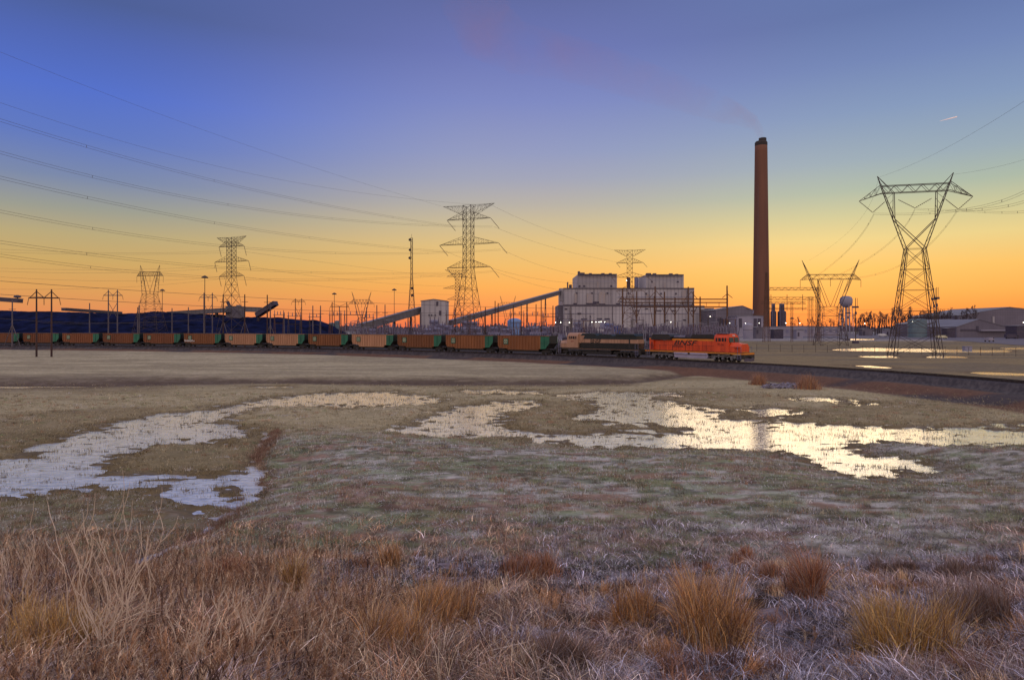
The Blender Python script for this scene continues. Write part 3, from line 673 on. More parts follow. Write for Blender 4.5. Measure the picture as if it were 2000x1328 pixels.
labels = ['brown coal car coupled right behind the cream and green locomotive',
 'brown coal car second behind the two locomotives',
 'brown coal car third behind the locomotives, next ahead of a pale peach car',
 'pale peach coal car alone between brown cars, below the transfer tower conveyor',
 'brown coal car between pale peach cars, below the right end of the coal pile',
 'pale peach coal car, middle one of the three pale cars along the train',
 'pale peach coal car farthest from the locomotives',
 'dark brown coal car with white graffiti along its lower left side',
 'reddish brown coal car with a white graffiti mark, left of the heavily marked one',
 'reddish brown coal car under the second wooden H-frame from the left',
 'reddish brown coal car fourth from the left end of the visible train',
 'reddish brown coal car between the near H-frame pole and the car at its right',
 'reddish brown coal car seen behind the two near H-frame poles',
 'reddish brown coal car cut by the left edge of the photo']
s = SO + 44.6
for i, k in enumerate(kinds):
    if k not in protos:
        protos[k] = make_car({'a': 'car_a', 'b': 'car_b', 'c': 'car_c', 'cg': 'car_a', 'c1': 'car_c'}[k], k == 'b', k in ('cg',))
        o = protos[k]
    else: o = copy_tree(protos[k])
    o['label'] = labels[i]; o['group'] = 'coal cars of the train'
    place_on_track(o, s + 8.1, 6.1); s += 16.2

# ------------------------------------------------------------------ lattice towers
def lattice(mb, lv, t, xs=True, legs=1.0):           # lv: (halfx, halfy, z) rings
    rings = [[Vector((sx * a, sy * b, z)) for sx, sy in ((-1, -1), (1, -1), (1, 1), (-1, 1))] for a, b, z in lv]
    for r0, r1 in zip(rings, rings[1:]):
        for k in range(4):
            mb.bar(r0[k], r1[k], t * legs); j = (k + 1) % 4
            mb.bar(r0[k], r1[j], t * .55); mb.bar(r0[j], r1[k], t * .55)
            if xs: mb.bar(r1[k], r1[j], t * .55)
def insul(parent, p0, p1, r=.16):
    m = MB(); p0 = Vector(p0); p1 = Vector(p1); n = 9
    m.bar(p0, p1, r * .6)
    for i in range(1, n): a = p0.lerp(p1, i / n); m.tube(a, a + (p1 - p0).normalized() * .10, r, r * .5, 6)
    m.build('insulator', 'insul', parent)
def double_tower(label, group, px, D, top, base_z, t=.16, yaw=0, lean=(3.0, -4.6), m='steel', arms=None, ins=True, hw0=4.8, am=1.0):
    o = thing('lattice_pylon', label, 'pylon', atx(px, D, base_z), yaw, group)
    H = EYE + (YH - top) / FPX * D - base_z
    za = [H * .975, H * .905, H * .728, H * .563]
    al = [H * .183 * am, H * .155 * am, H * .21 * am, H * .155 * am]
    if arms: za = [H * a for a in arms]
    sw = H * .030
    b = MB(); zb = za[3]; n = 6
    lv = [(hw0 + (sw - hw0) * (1 - (1 - i / n) ** 1.25), hw0 + (sw - hw0) * (1 - (1 - i / n) ** 1.25), zb * (1 - (1 - i / n) ** 1.15)) for i in range(n + 1)]
    k = 9; lv += [(sw, sw, zb + (H - zb) * (i + 1) / k) for i in range(k)]
    lattice(b, lv, t, True, 1.0); b.build('lattice_body', m, o)
    for i, (z, a) in enumerate(zip(za, al)):
        for sx in (-1, 1):
            c = MB(); up = H * .052
            if i == 0:
                tip = Vector((sx * a, 0, z + H * .03))
                ch = [(Vector((sx * sw, sy * sw, z - up * .9)), Vector((sx * sw, sy * sw, z + H * .022))) for sy in (-1, 1)]
            else:
                tip = Vector((sx * a, 0, z)); ch = [(Vector((sx * sw, sy * sw, z)), Vector((sx * sw, sy * sw, z + up))) for sy in (-1, 1)]
            for lo, hi in ch:
                c.bar(lo, tip, t * (.9 if i else .6)); c.bar(hi, tip, t * .6)
                for q in range(1, 5):
                    c.bar(lo.lerp(tip, q / 5), hi.lerp(tip, q / 5), t * .35); c.bar(lo.lerp(tip, (q - 1) / 5), hi.lerp(tip, q / 5), t * .35)
            c.build('cross_arm', m, o)
            if i and ins: insul(o, tip, tip + Vector((lean[0], 0, lean[1])), t * 1.3)
    return o
def delta_tower(label, group, px, D, top, base_z, t=.15, yaw=0, m='steel', P=None, vstr=True, n=6):
    o = thing('delta_pylon', label, 'pylon', atx(px, D, base_z), yaw, group)
    H = EYE + (YH - top) / FPX * D - base_z
    q = dict(bw=.123, bd=.12, ww=.053, wd=.03, zw=.59, zx=.755, hx=.209, hz=1.0, bx=.17, bz0=.903, bz1=.943, tipx=.312, tipz=.865, inx=.085, cross=True)
    if P: q.update(P)
    q = {k: (v * H if not isinstance(v, bool) else v) for k, v in q.items()}
    b = MB()
    lv = [(q['bw'] + (q['ww'] - q['bw']) * i / n, q['bd'] + (q['wd'] - q['bd']) * i / n, q['zw'] * (i / n) ** .95) for i in range(n + 1)]
    lattice(b, lv, t, True, 1.0)
    # each leg of the photo's tower is itself a narrow lattice: a second chord inside the corner
    lv2 = [(a * .86, b_, z) for a, b_, z in lv]
    for r0, r1 in zip(lv2, lv2[1:]):
        for sx in (-1, 1):
            for sy in (-1, 1):
                b.bar((sx * r0[0], sy * r0[1], r0[2]), (sx * r1[0], sy * r1[1], r1[2]), t * .6)
    b.build('lattice_body', m, o)
    y = MB()
    slope = (q['hx'] - q['ww']) / (q['hz'] - q['zw']); fx = lambda z: q['ww'] + slope * (z - q['zw'])
    for sx in (-1, 1):
        dz = lambda z: q['wd'] * (1 - .75 * (z - q['zw']) / (q['hz'] - q['zw']))
        for sy in (-1, 1):
            y.bar((sx * q['ww'], sy * q['wd'], q['zw']), (sx * fx(q['bz1']), sy * dz(q['bz1']), q['bz1']), t); y.bar((sx * fx(q['bz1']), sy * dz(q['bz1']), q['bz1']), (sx * q['hx'], 0, q['hz']), t * .8)
            y.bar((sx * fx(q['zx']), sy * dz(q['zx']), q['zx']), (sx * q['inx'] * 1.35, sy * dz(q['bz0']), q['bz0']), t * .8)
            y.bar((sx * q['inx'] * 1.35, sy * dz(q['bz0']), q['bz0']), (sx * q['hx'], 0, q['hz']), t * .6)
            if q['cross']: y.bar((sx * q['ww'], sy * q['wd'], q['zw']), (-sx * fx(q['zx']), sy * dz(q['zx']), q['zx']), t * .9)
            else: y.bar((sx * q['ww'] * .2, sy * q['wd'], q['zw']), (sx * (fx(q['bz0']) - q['inx'] * .6), sy * dz(q['bz0']), q['bz0']), t * .8)
        k = 9
        for i in range(k):
            z0 = q['zw'] + (q['bz0'] - q['zw']) * i / k; z1 = q['zw'] + (q['bz0'] - q['zw']) * (i + 1) / k; s_ = 1 if i % 2 else -1
            y.bar((sx * fx(z0), s_ * dz(z0), z0), (sx * fx(z1), -s_ * dz(z1), z1), t * .4)
            if z0 > q['zx'] and q['cross']:
                xi = lambda z: fx(q['zx']) + (q['inx'] * 1.35 - fx(q['zx'])) * (z - q['zx']) / (q['bz0'] - q['zx'])
                y.bar((sx * fx(z0), dz(z0), z0), (sx * xi(z1), dz(z1), z1), t * .4)
    y.build('fork', m, o)
    br = MB(); k = 10; x0 = -fx(q['bz1']); x1 = -x0; dd = q['wd'] * .35 + .25
    for sy in (-1, 1):
        for z in (q['bz0'], q['bz1']): br.bar((x0, sy * dd, z), (x1, sy * dd, z), t * .9)
        for i in range(k):
            xa = x0 + (x1 - x0) * i / k; xb = x0 + (x1 - x0) * (i + 1) / k
            br.bar((xa, sy * dd, q['bz0'] if i % 2 else q['bz1']), (xb, sy * dd, q['bz1'] if i % 2 else q['bz0']), t * .5)
    br.build('bridge_truss', m, o)
    for sx in (-1, 1):
        c = MB(); tip = Vector((sx * q['tipx'], 0, q['tipz']))
        for sy in (-1, 1):
            lo = Vector((sx * x1, sy * dd, q['bz0'])); hi = Vector((sx * x1, sy * dd, q['bz1'] + (.01 * H)))
            c.bar(lo, tip, t * .8); c.bar(hi, tip, t * .6)
            for i in range(1, 4): c.bar(lo.lerp(tip, i / 4), hi.lerp(tip, i / 4), t * .35); c.bar(lo.lerp(tip, i / 4), hi.lerp(tip, (i - 1) / 4), t * .35)
        c.build('cross_arm', m, o)
        if vstr:
            bt = Vector((sx * (q['tipx'] - .07 * H), 0, q['tipz'] - .066 * H))
            insul(o, tip, bt, t); insul(o, (sx * fx(q['bz0'] - .02 * H), 0, q['bz0'] - .045 * H), bt, t)
        else: insul(o, tip, tip - Vector((0, 0, .085 * H)), t * .9)
    if vstr:
        bt = Vector((0, 0, q['bz0'] - .088 * H))
        for sx in (-1, 1): insul(o, (sx * .083 * H, 0, q['bz0'] - .038 * H), bt, t)
    else: insul(o, (0, 0, q['bz0']), (0, 0, q['bz0'] - .085 * H), t * .9)
    return o
GP = 'lattice pylons around the power station'
delta_tower('tall forked lattice pylon standing in the grass at right, largest of all', GP, 1787, 165, 341, -1.3, .165, R(-14), P=dict(bw=.122, bd=.058, ww=.048, wd=.026, hx=.188, inx=.078, tipx=.281), n=5)
delta_tower('wide-horned forked pylon beside the white water tower', GP, 1622, 262, 508, -1.2, .17, R(-4), P=dict(bw=.155, bd=.12, ww=.10, wd=.05, zw=.455, zx=.6, hx=.325, hz=1, bx=.27, bz0=.775, bz1=.83, tipx=.345, tipz=.765, inx=.16, cross=False), vstr=False, n=4)
delta_tower('forked pylon rising from the coal pile left of the tallest light mast', GP, 293, 345, 518, -1.2, .15, R(-8), P=dict(bw=.20, bd=.12, ww=.085, wd=.04, zw=.62, zx=.75, hx=.14, hz=1, bz0=.86, bz1=.91, tipx=.19, tipz=.855, inx=.06, cross=False), vstr=False)
delta_tower('small distant forked pylon above the long conveyor left of the transfer tower', GP, 706, 640, 570, -1.2, .30, R(3), m='steel_far', P=dict(bw=.15, bd=.12, ww=.07, zw=.4, hx=.22, bz0=.72, bz1=.82, tipx=.29, tipz=.72, cross=False), vstr=False, n=4)
delta_tower('faint distant forked pylon behind the rising conveyor', GP, 992, 700, 578, -1.2, .30, R(3), m='steel_far', P=dict(bw=.15, bd=.12, ww=.07, zw=.4, hx=.2, bz0=.75, bz1=.83, tipx=.29, tipz=.74, cross=False), vstr=False, n=4)
double_tower('tall three-armed lattice pylon in the middle of the photo', GP, 915, 240, 402, -1.2, .15, R(-20), (3.4, -4.0), hw0=5.2, am=1.08)
double_tower('three-armed lattice pylon rising behind the coal pile at left', GP, 452, 308, 465, -1.2, .15, R(-22), (1.4, -4.6), hw0=5.2, am=1.0, arms=(.98, .92, .775, .635))
double_tower('three-armed lattice pylon in front of the power station buildings', GP, 1230, 377, 489, -1.2, .18, R(-10), (2.2, -2.6), m='rust_steel', hw0=5.6, am=.95, arms=(.975, .86, .70, .55))
double_tower('faint narrow pylon just left of the middle three-armed pylon', GP, 893, 490, 528, -1.2, .24, R(5), (1.5, -1.5), m='steel_far', ins=False, hw0=5.5)

# communication mast
o = thing('radio_mast', 'slim lattice radio mast left of the middle three-armed pylon', 'mast', atx(804, 430, -1.2))
b = MB(); H = EYE + (YH - 465) / FPX * 430 + 1.2
lattice(b, [(3.0 - 2.4 * min(1, i / 11), 3.0 - 2.4 * min(1, i / 11), H * i / 18) for i in range(19)], .17); b.build('lattice_body', 'steel', o)
for z, x in ((H * .98, -1.0), (H * .88, -.9), (H * .80, -1.1), (H * .50, .4), (H * .43, .5)):
    MB().tube((x, -1.0, z), (x, -.5, z), .9, .5, 10).build('dish_antenna', 'steel', o)
MB().bar((0, 0, H), (0, 0, H + 2.5), .15).build('spike', 'steel', o)

# wooden H-frames
def hframe(label, pxs, D, top, army, m, base, tips=2.6, strut=False, t=.32, parts=True):
    cx = sum(pxs) / 2; hw = (pxs[1] - pxs[0]) / 2 / FPX * D; bz = gz((cx - 1000) / FPX * D, D) if D < 220 else base
    o = thing('h_frame_pole', label, 'utility pole', atx(cx, D, bz), R(4), 'wooden H-frame pylons')
    zt = EYE + (YH - top) / FPX * D - bz; za = EYE + (YH - army) / FPX * D - bz
    for sx in (-1, 1): MB().tube((sx * hw, 0, -.2), (sx * hw, 0, zt), t * .62, t * .42, 8).build('pole', m, o)
    MB().box(-hw - tips * 1.0, hw + tips * 1.0, -.14, .14, za - .14, za + .14).build('cross_arm', m, o)
    br = MB()
    for sx in (-1, 1): br.bar((sx * hw, 0, zt - .5), (sx * (hw + tips - .3), 0, za + .1), .13); br.bar((sx * hw, 0, zt - .5), (0.05 * sx, 0, za + .1), .13)
    zl, zh = (zt * .1, zt * .52) if strut is None else (za * .55, za * .86)
    if strut is not False: br.bar((-hw, 0, zl), (hw, 0, zh), .13); br.bar((hw, 0, zl), (-hw, 0, zh), .13)
    br.build('brace', m, o)
    for x in (-hw - tips, 0, hw + tips): insul(o, (x, 0, za), (x + (.0 if x == 0 else (.35 if x > 0 else -.35)), 0, za - 1.7), .12)
    return o
hframe('dark wooden H-frame standing in the near grass at left', (72, 100), 158, 565, 582, 'wood', -1.3, 1.75, False, .36)
hframe('pale wooden H-frame in front of the coal pile, second from the left', (212, 229), 255, 566, 577, 'wood_pale', -1.2, 1.8, True, .42)
hframe('wooden H-frame beside the tallest light mast', (398.5, 414.5), 285, 572, 581, 'wood_pale', -1.2, 1.8, True, .42)
hframe('distant wooden H-frame right of the raised stacker boom', (577, 589), 330, 583, 589, 'wood', -1.2, 1.6, True, .42)
hframe('smallest H-frame at the right side of the power station field', (649, 677), 300, 590, 599, 'wood', -1.2, .9, False, .4)['label'] = 'wide H-frame among the poles right of the coal pile'

# wooden poles of the near substation line
PL = [(436, 575, 232), (478, 575, 232), (522, 576, 232), (528, 590, 240), (555, 610, 250), (611, 597, 250), (626, 597, 250), (663, 598, 262), (736, 596, 262), (752, 595, 262), (175, 592, 250), (24, 585, 220), (269, 600, 262), (272, 596, 262), (336, 602, 262), (368, 600, 262), (716, 600, 262), (889, 600, 262), (948, 600, 255), (967, 588, 260), (973, 592, 262), (1003, 597, 262), (1018, 594, 262), (1047, 594, 262), (1057, 584, 260), (1080, 597, 262), (1115, 598, 262)]
pnames = ['near dark pole left of the crusher house', 'dark pole right of the crusher house', 'tall dark pole by the raised stacker boom', 'pale pole right of the stacker boom', 'short pole over the coal pile right of the stacker', 'left pole of the pair left of the blue-green tanks', 'right pole of the pair left of the blue-green tanks', 'pole in front of the blue-green tanks', 'left pole of the pair above the long conveyor', 'right pole of the pair above the long conveyor', 'lone pole between the two leftmost H-frames', 'pole beneath the conveyor at the left edge', 'left of two poles beside the forked pylon on the coal pile', 'right of two poles beside the forked pylon on the coal pile', 'thin pole right of the forked pylon on the coal pile', 'thin pole left of the tallest light mast', 'pole below the small distant forked pylon', 'thin pole right of the transfer tower', 'pole under the lower end of the rising conveyor', 'tall pole crossing the rising conveyor', 'thin pole just right of the tall pole by the rising conveyor', 'pole over the blue round tank', 'pole right of the blue round tank', 'pole between the blue tank and the conveyor support', 'conveyor support mast under its upper half', 'pole left of the power station', 'pole before the lower left corner of the power station']
rg = random.Random(3)
for i, ((px, top, D), nm) in enumerate(zip(PL, pnames)):
    o = thing('utility_pole', nm, 'utility pole', atx(px, D, -1.2), 0, 'poles of the switchyard'); H = EYE + (YH - top) / FPX * D + 1.2
    MB().tube((0, 0, -.2), (0, 0, H), .27, .17, 8).build('pole', 'wood' if i < 3 or i > 16 else 'wood_pale', o)
    if i not in (3, 4):
        z = H * (.86 if i < 3 else .80); MB().box(-1.1, 1.1, -.1, .1, z - .08, z + .08).build('cross_arm', 'wood', o)
    if i in (0, 1, 3, 11):
        g_ = MB(); g_.bar((0, 0, H * .5), (3.0, 0, 0), .16); g_.bar((0, 0, H * .5), (-3.0, 0, 0), .16); g_.build('brace', 'wood_pale', o)

# light masts
for px, top, D, nm in ((400, 540, 300, 'tallest light mast with a wide round lamp head'), (317, 566, 380, 'light mast right of the forked pylon on the coal pile'), (653, 573, 400, 'light mast above the blue-green tanks'), (770, 565, 400, 'light mast left of the radio mast'), (1547, 621, 420, 'low light mast right of the twin silos')):
    o = thing('light_mast', nm, 'light mast', atx(px, D, -1.2), 0, 'tall light masts of the plant'); H = EYE + (YH - top) / FPX * D + 1.2
    MB().tube((0, 0, 0), (0, 0, H), .2, .13, 8).build('pole', 'steel', o)
    MB().lathe([(1.4, -.7), (1.5, -.4), (.4, .3), (.2, .4)], (0, 0, H), 12).build('lamp_head', 'steel', o)
# ------------------------------------------------------------------ wires
def qpath(P, n=26):
    ts = [0]
    for a, b in zip(P, P[1:]): ts.append(ts[-1] + (b - a).length)
    ts = [t / ts[-1] for t in ts]; out = []
    for i in range(n + 1):
        u = i / n; v = Vector((0, 0, 0))
        for j in range(len(P)):
            l_ = 1
            for k in range(len(P)):
                if k != j: l_ *= (u - ts[k]) / (ts[j] - ts[k])
            v = v + P[j] * l_
        out.append(v)
    return out
def wire(label, pts, r=.03, twin=0, group='overhead wires'):
    P = [at(*p) for p in pts]
    Q_ = qpath(P)
    if twin:
        o = thing('overhead_line', label, 'overhead line', Q_[0], 0, group)
        for k in (-1, 1): MB().path([q - Q_[0] + Vector((0, 0, k * twin)) for q in Q_], r, r, 3).build('conductor', 'wire', o)
        sp_ = MB()
        for k in range(3, len(Q_), 6): q = Q_[k] - Q_[0]; sp_.bar(q - Vector((0, 0, twin)), q + Vector((0, 0, twin)), .05)
        sp_.build('spacers', 'wire', o)
    else:
        o = MB().path([q - Q_[0] for q in Q_], r, r, 3).build('overhead_wire', 'wire'); o.location = Q_[0]; tag(o, label, 'wire', group)
G1 = 'wires leading left from the middle pylon'
wire('topmost single wire crossing the upper left sky', [(0, 102, 104), (450, 273, 160), (873, 406, 240)], .022, group=G1)
wire('second single wire from the top in the left sky', [(0, 201, 108), (450, 331, 162), (962, 402, 244)], .022, group=G1)
wire('highest twin wire in the left sky', [(0, 235, 104), (450, 361, 160), (890, 443, 240)], .026, .22, G1)
wire('second twin wire down in the left sky', [(0, 298, 108), (450, 401, 162), (962, 443, 245)], .026, .22, G1)
wire('third twin wire down in the left sky', [(0, 347, 102), (450, 441, 158), (873, 492, 240)], .026, .22, G1)
wire('fourth twin wire down, passing just over the left three-armed pylon', [(0, 413, 110), (450, 482, 164), (978, 488, 246)], .026, .22, G1)
wire('fifth twin wire down, crossing the shaft of the left three-armed pylon', [(0, 473, 104), (450, 524, 160), (890, 533, 240)], .026, .22, G1)
wire('lowest twin wire of the line to the middle pylon', [(0, 499, 108), (450, 544, 164), (964, 530, 246)], .026, .22, G1)
G2 = 'wires leading left from the coal pile pylon'
for i, (y0, y1, y2, x2) in enumerate([(487, 494, 490, 436), (493, 497, 493, 470), (524, 527, 519, 426), (530, 533, 519, 482), (541, 549, 540, 438), (565, 562, 540, 470)]):
    wire(('highest', 'second', 'third', 'fourth', 'fifth', 'lowest')[i] + ' of the thin wires running left from the pylon behind the coal pile', [(0, y0, 235), (220, y1, 265), (x2, y2, 308)], .030, group=G2)
G3 = 'wires between the middle and distant pylons'
for i, (x0, y0, xm, ym, x1, y1, D0, D1) in enumerate([(480, 492, 690, 520, 893, 545, 308, 490), (486, 520, 690, 548, 905, 560, 308, 490), (480, 541, 690, 565, 893, 576, 308, 490)]):
    wire(('upper', 'middle', 'lower')[i] + ' faint wire sagging between the coal pile pylon and the narrow distant one', [(x0, y0, D0), (xm, ym, 390), (x1, y1, D1)], .04, group=G3)
for i, (x0, y0, xm, ym, x1, y1) in enumerate([(962, 402, 1085, 455, 1204, 490), (964, 443, 1085, 485, 1206, 512), (981, 488, 1095, 530, 1215, 548), (966, 530, 1090, 566, 1206, 575), (872, 492, 1050, 545, 1206, 552)]):
    wire(('topmost', 'second', 'third', 'fourth', 'lowest')[i] + ' wire falling from the middle pylon to the one before the power station', [(x0, y0, 240), (xm, ym, 305), (x1, y1, 377)], .034, group=G3)
G4 = 'dark local wires above the train'
wire('thick dark wire crossing low in the left sky above the H-frames', [(0, 549, 150), (420, 577, 190), (1100, 603, 240)], .055, group=G4)
wire('upper dark wire running on right of the power station', [(1100, 603, 240), (1500, 606, 250), (2010, 601, 230)], .035, group=G4)
wire('thick dark wire passing through the H-frame cross arm', [(0, 575, 150), (420, 599, 190), (1100, 613, 240)], .06, group=G4)
wire('middle dark wire running on across the distant trees at right', [(1100, 613, 240), (1500, 613, 250), (2010, 611.5, 230)], .035, group=G4)
wire('lower dark wire in front of the transfer tower', [(560, 612, 235), (830, 616, 235), (1100, 617, 240)], .05, group=G4)
wire('lowest dark wire before the distant trees at right', [(1440, 616, 250), (1700, 616, 245), (2010, 615.5, 230)], .035, group=G4)
wire('dark wire crossing low before the warehouses at right', [(1480, 645, 210), (1740, 646, 200), (2010, 648, 190)], .035, group=G4)
wire('pale wire low in front of the coal pile', [(0, 622, 220), (150, 630, 225), (420, 621, 232)], .045, group=G4)
wire('lower of the pale wires in front of the coal pile', [(70, 628, 160), (200, 632, 200), (440, 625, 232)], .03, group=G4)
G5 = 'wires of the large forked pylon'
wire('left shield wire rising to the right edge of the photo', [(1715, 347, 163), (1860, 283, 110), (2010, 192, 80)], .018, group=G5)
wire('right shield wire leaving the large forked pylon', [(1862, 341, 167), (1935, 329, 140), (2010, 309, 115)], .018, group=G5)
wire('twin wire from the left string, sagging then rising to the right edge', [(1707, 418, 163), (1850, 414, 128), (2010, 370, 88)], .024, .18, G5)
wire('twin wire from the middle string to the right edge', [(1787, 408, 165), (1890, 411, 135), (2010, 391, 100)], .024, .18, G5)
wire('twin wire from the right string, nearly level to the right edge', [(1870, 411, 167), (1940, 415, 145), (2010, 413, 120)], .024, .18, G5)
wire('twin wire falling left from the left string of the large forked pylon', [(1707, 418, 163), (1655, 490, 210), (1586, 545, 262)], .026, .2, G5)
wire('twin wire falling left from the middle string of the large forked pylon', [(1787, 408, 165), (1722, 487, 212), (1622, 545, 262)], .026, .2, G5)
wire('twin wire falling left from the right string of the large forked pylon', [(1870, 411, 167), (1770, 512, 214), (1672, 543, 262)], .026, .2, G5)
G6 = 'wires of the large forked pylon'
wire('faint shield wire falling left from the left horn of the large pylon', [(1715, 347, 163), (1670, 440, 210), (1580, 509, 262)], .018, group=G6)

# ------------------------------------------------------------------ power station
def wb_(D, px0, px1, py0, py1, dep, z0=None):
    x0 = (px0 - 1000) / FPX * D; x1 = (px1 - 1000) / FPX * D
    return x0, x1, D, D + dep, (EYE + (YH - py1) / FPX * D) if z0 is None else z0, EYE + (YH - py0) / FPX * D
D0 = 560
ps = thing('power_station', 'large pale grey boiler house with two rooftop penthouses', 'power station', atx(1230, D0, -1.2))
def psbox(name, m, D, a, b, c, d, dep, z0=None, parent=ps):
    x0, x1, y0, y1, z0_, z1 = wb_(D, a, b, c, d, dep, z0); l = ps.location
    return MB().box(x0 - l.x, x1 - l.x, y0 - l.y, y1 - l.y, z0_ - l.z, z1 - l.z).build(name, m, parent)
w1 = psbox('lower_hall', 'clad', D0, 1101, 1376, 597, 0, 66, -1.2)
psbox('lower_annex', 'clad_dark', D0 + 8, 1090, 1101, 596, 0, 40, -1.2)
w2_ = psbox('upper_block', 'clad', D0 + .6, 1101, 1356, 563, 597, 64)
psbox('conveyor_head_house', 'clad', D0 + 4, 1093, 1101, 563, 588, 10)
p1 = psbox('penthouse', 'clad', D0 + 3, 1129, 1205, 535.5, 563, 52)
p2_ = psbox('penthouse', 'clad', D0 + 3, 1262, 1335.5, 536.5, 563, 38)
for a, b, c, d in ((1100.8, 1356.3, 594.6, 597.2), (1100.8, 1376.3, 597.3, 598.6), (1128.8, 1205.3, 535, 536.3), (1261.8, 1335.8, 536, 537.3), (1100.8, 1356.3, 562.3, 564)):
    psbox('ledge', 'trim', D0 - .3, a, b, c, d, 3)
rg = random.Random(12)
for (x, y, ww, hh, nm) in [(1129, 530, 4, 6, 'roof_vent'), (1133, 532.5, 9, 3, 'roof_vent'), (1151, 533.5, 5, 2, 'roof_vent'), (1175, 533.5, 6, 2, 'roof_vent'), (1190, 533.5, 5, 2, 'roof_vent'),
        (1263, 533.5, 9, 3, 'roof_vent'), (1276, 533.8, 6, 3, 'roof_vent'), (1308, 534, 6, 3, 'roof_vent'), (1320, 535, 5, 2, 'roof_vent'), (1108, 551, 2, 12, 'roof_vent'), (1112, 556, 5, 7, 'roof_vent')]:
    psbox(nm, 'equip_dark', D0 + 12, x, x + ww, y, y + hh + .5, 4)
for (x, y, ww, hh) in [(1130, 557, 4, 4), (1139, 557, 4, 4), (1192, 557, 4, 4), (1125, 571, 3, 3), (1155, 571, 3, 3), (1185, 571, 3, 3), (1226, 571, 3, 3), (1261, 572, 3, 3), (1290, 572, 3, 3), (1319, 572, 3, 3),
        (1272, 549, 3, 3), (1322, 549, 4, 3), (1120, 592, 7, 2.5), (1145, 592, 20, 2), (1158, 589, 12, 3), (1170, 593, 12, 2), (1204, 592, 7, 2.5), (1260, 602, 6, 2), (1135, 622, 12, 2.4), (1166, 621.5, 10, 2.6), (1181, 621.5, 10, 2.6),
        (1128, 611, 7, 3), (1130, 627, 4, 12), (1152, 616, 2, 26), (1334, 624, 6, 2), (1300, 625, 6, 2)]:
    psbox('louvre', 'equip_dark', D0 - .5, x, x + ww, y, y + hh, .6)
for (x, y, ww, hh) in [(1166, 550, 3, 13), (1122, 573, 6, 21), (1146, 573, 12, 20), (1170, 570, 12, 24), (1296, 552, 4, 10), (1272, 552, 8, 11), (1332, 568, 8, 20), (1230, 575, 8, 20), (1262, 575, 5, 20)]:
    psbox('stain_panel', 'stain', D0 - .25, x, x + ww, y, y + hh, .3)
for a, b in ((1224, 1231), (1239, 1246)):
    x0, x1, y0, y1, z0, z1 = wb_(D0 + 20, a, b, 542, 563, 5); l = ps.location
    MB().tube(((x0 + x1) / 2 - l.x, 20, z0 - l.z), ((x0 + x1) / 2 - l.x, 20, z1 - l.z), (x1 - x0) / 2, None, 14).build('roof_stack', 'equip' if a > 1230 else 'equip_dark', ps)
psbox('doorway', 'equip', D0 - .6, 1172, 1188, 630, 650, .5); psbox('white_shed', 'white', D0 - 14, 1168, 1186, 643, 649, 8)

for (x, y, ww, hh) in [(1112, 600, .8, 48), (1127, 565, .6, 28), (1160, 565, .6, 28), (1193, 565, .6, 28), (1144, 600, .6, 46), (1196, 599, .8, 50), (1215, 565, .7, 83), (1236, 599, .7, 50), (1268, 565, .6, 30), (1300, 599, .7, 50), (1342, 565, .7, 30), (1366, 599, .7, 50)]:
    psbox('downpipe', 'trim', D0 - .45, x, x + ww, y, y + hh, .35)
for (x, y, ww, hh) in [(1101, 625, 92, .9), (1101, 612, 60, .7), (1230, 612, 140, .8), (1206, 580, 148, .7), (1130, 549, 74, .6), (1264, 547, 70, .6)]:
    psbox('pipe_run', 'equip', D0 - .5, x, x + ww, y, y + hh, .4)
for (x, y, ww, hh) in [(1106, 637, 5, 12), (1118, 640, 4, 9), (1150, 640, 5, 9), (1205, 636, 8, 13), (1218, 640, 4, 9), (1248, 634, 7, 15), (1274, 640, 4, 9), (1292, 636, 9, 13), (1318, 640, 4, 9), (1345, 634, 8, 15), (1362, 640, 4, 9)]:
    psbox('door', 'equip_dark', D0 - .5, x, x + ww, y, y + hh, .45)
for (x, y, ww, hh) in [(1103, 602, 5, 3), (1240, 606, 9, 2), (1283, 606, 9, 2), (1312, 606, 9, 2), (1350, 606, 9, 2), (1210, 588, 8, 2), (1240, 590, 9, 2), (1300, 590, 10, 2), (1330, 590, 9, 2)]:
    psbox('louvre', 'equip_dark', D0 - .5, x, x + ww, y, y + hh, .5)
for k_ in range(5):          # outside stair tower at the right end
    z0_ = 597 + k_ * 10
    psbox('stair_landing', 'trim', D0 - 1.8, 1368, 1376, z0_ + 8, z0_ + 8.8, 1.6)
o = thing('ductwork', 'grey flue ducts and steelwork between the power station and the chimney', 'ductwork', atx(1420, 590, -1.2)); l = o.location
def ob_(name, m, px0, px1, y0, y1, dy, dep):
    x0 = psx_(px0); x1 = psx_(px1); return MB().box(x0, x1, dy, dy + dep, EYE + (YH - y1) / FPX * 590 - l.z, EYE + (YH - y0) / FPX * 590 - l.z).build(name, m, o)
psx_ = lambda px: (px - 1000) / FPX * 590 - l.x
ob_('duct', 'equip', 1376, 1474, 606, 613, 2, 5); ob_('duct', 'clad_dark', 1380, 1400, 601, 640, 8, 6); ob_('hopper', 'equip_dark', 1404, 1416, 613, 626, 2, 5); ob_('hopper', 'equip_dark', 1424, 1436, 613, 626, 2, 5); ob_('hopper', 'equip', 1446, 1458, 613, 624, 2, 5)
fr_ = MB()
for px in range(1380, 1476, 10):
    fr_.box(psx_(px) - .2, psx_(px) + .2, 0, .4, 0, 16)
    if px < 1470: fr_.bar((psx_(px), .2, 1), (psx_(px + 10), .2, 8), .25); fr_.bar((psx_(px + 10), .2, 8), (psx_(px), .2, 15), .25)
for z in (8, 15.6): fr_.box(psx_(1378), psx_(1474), -.1, .5, z, z + .4)
fr_.build('steel_frame', 'steel_light', o)
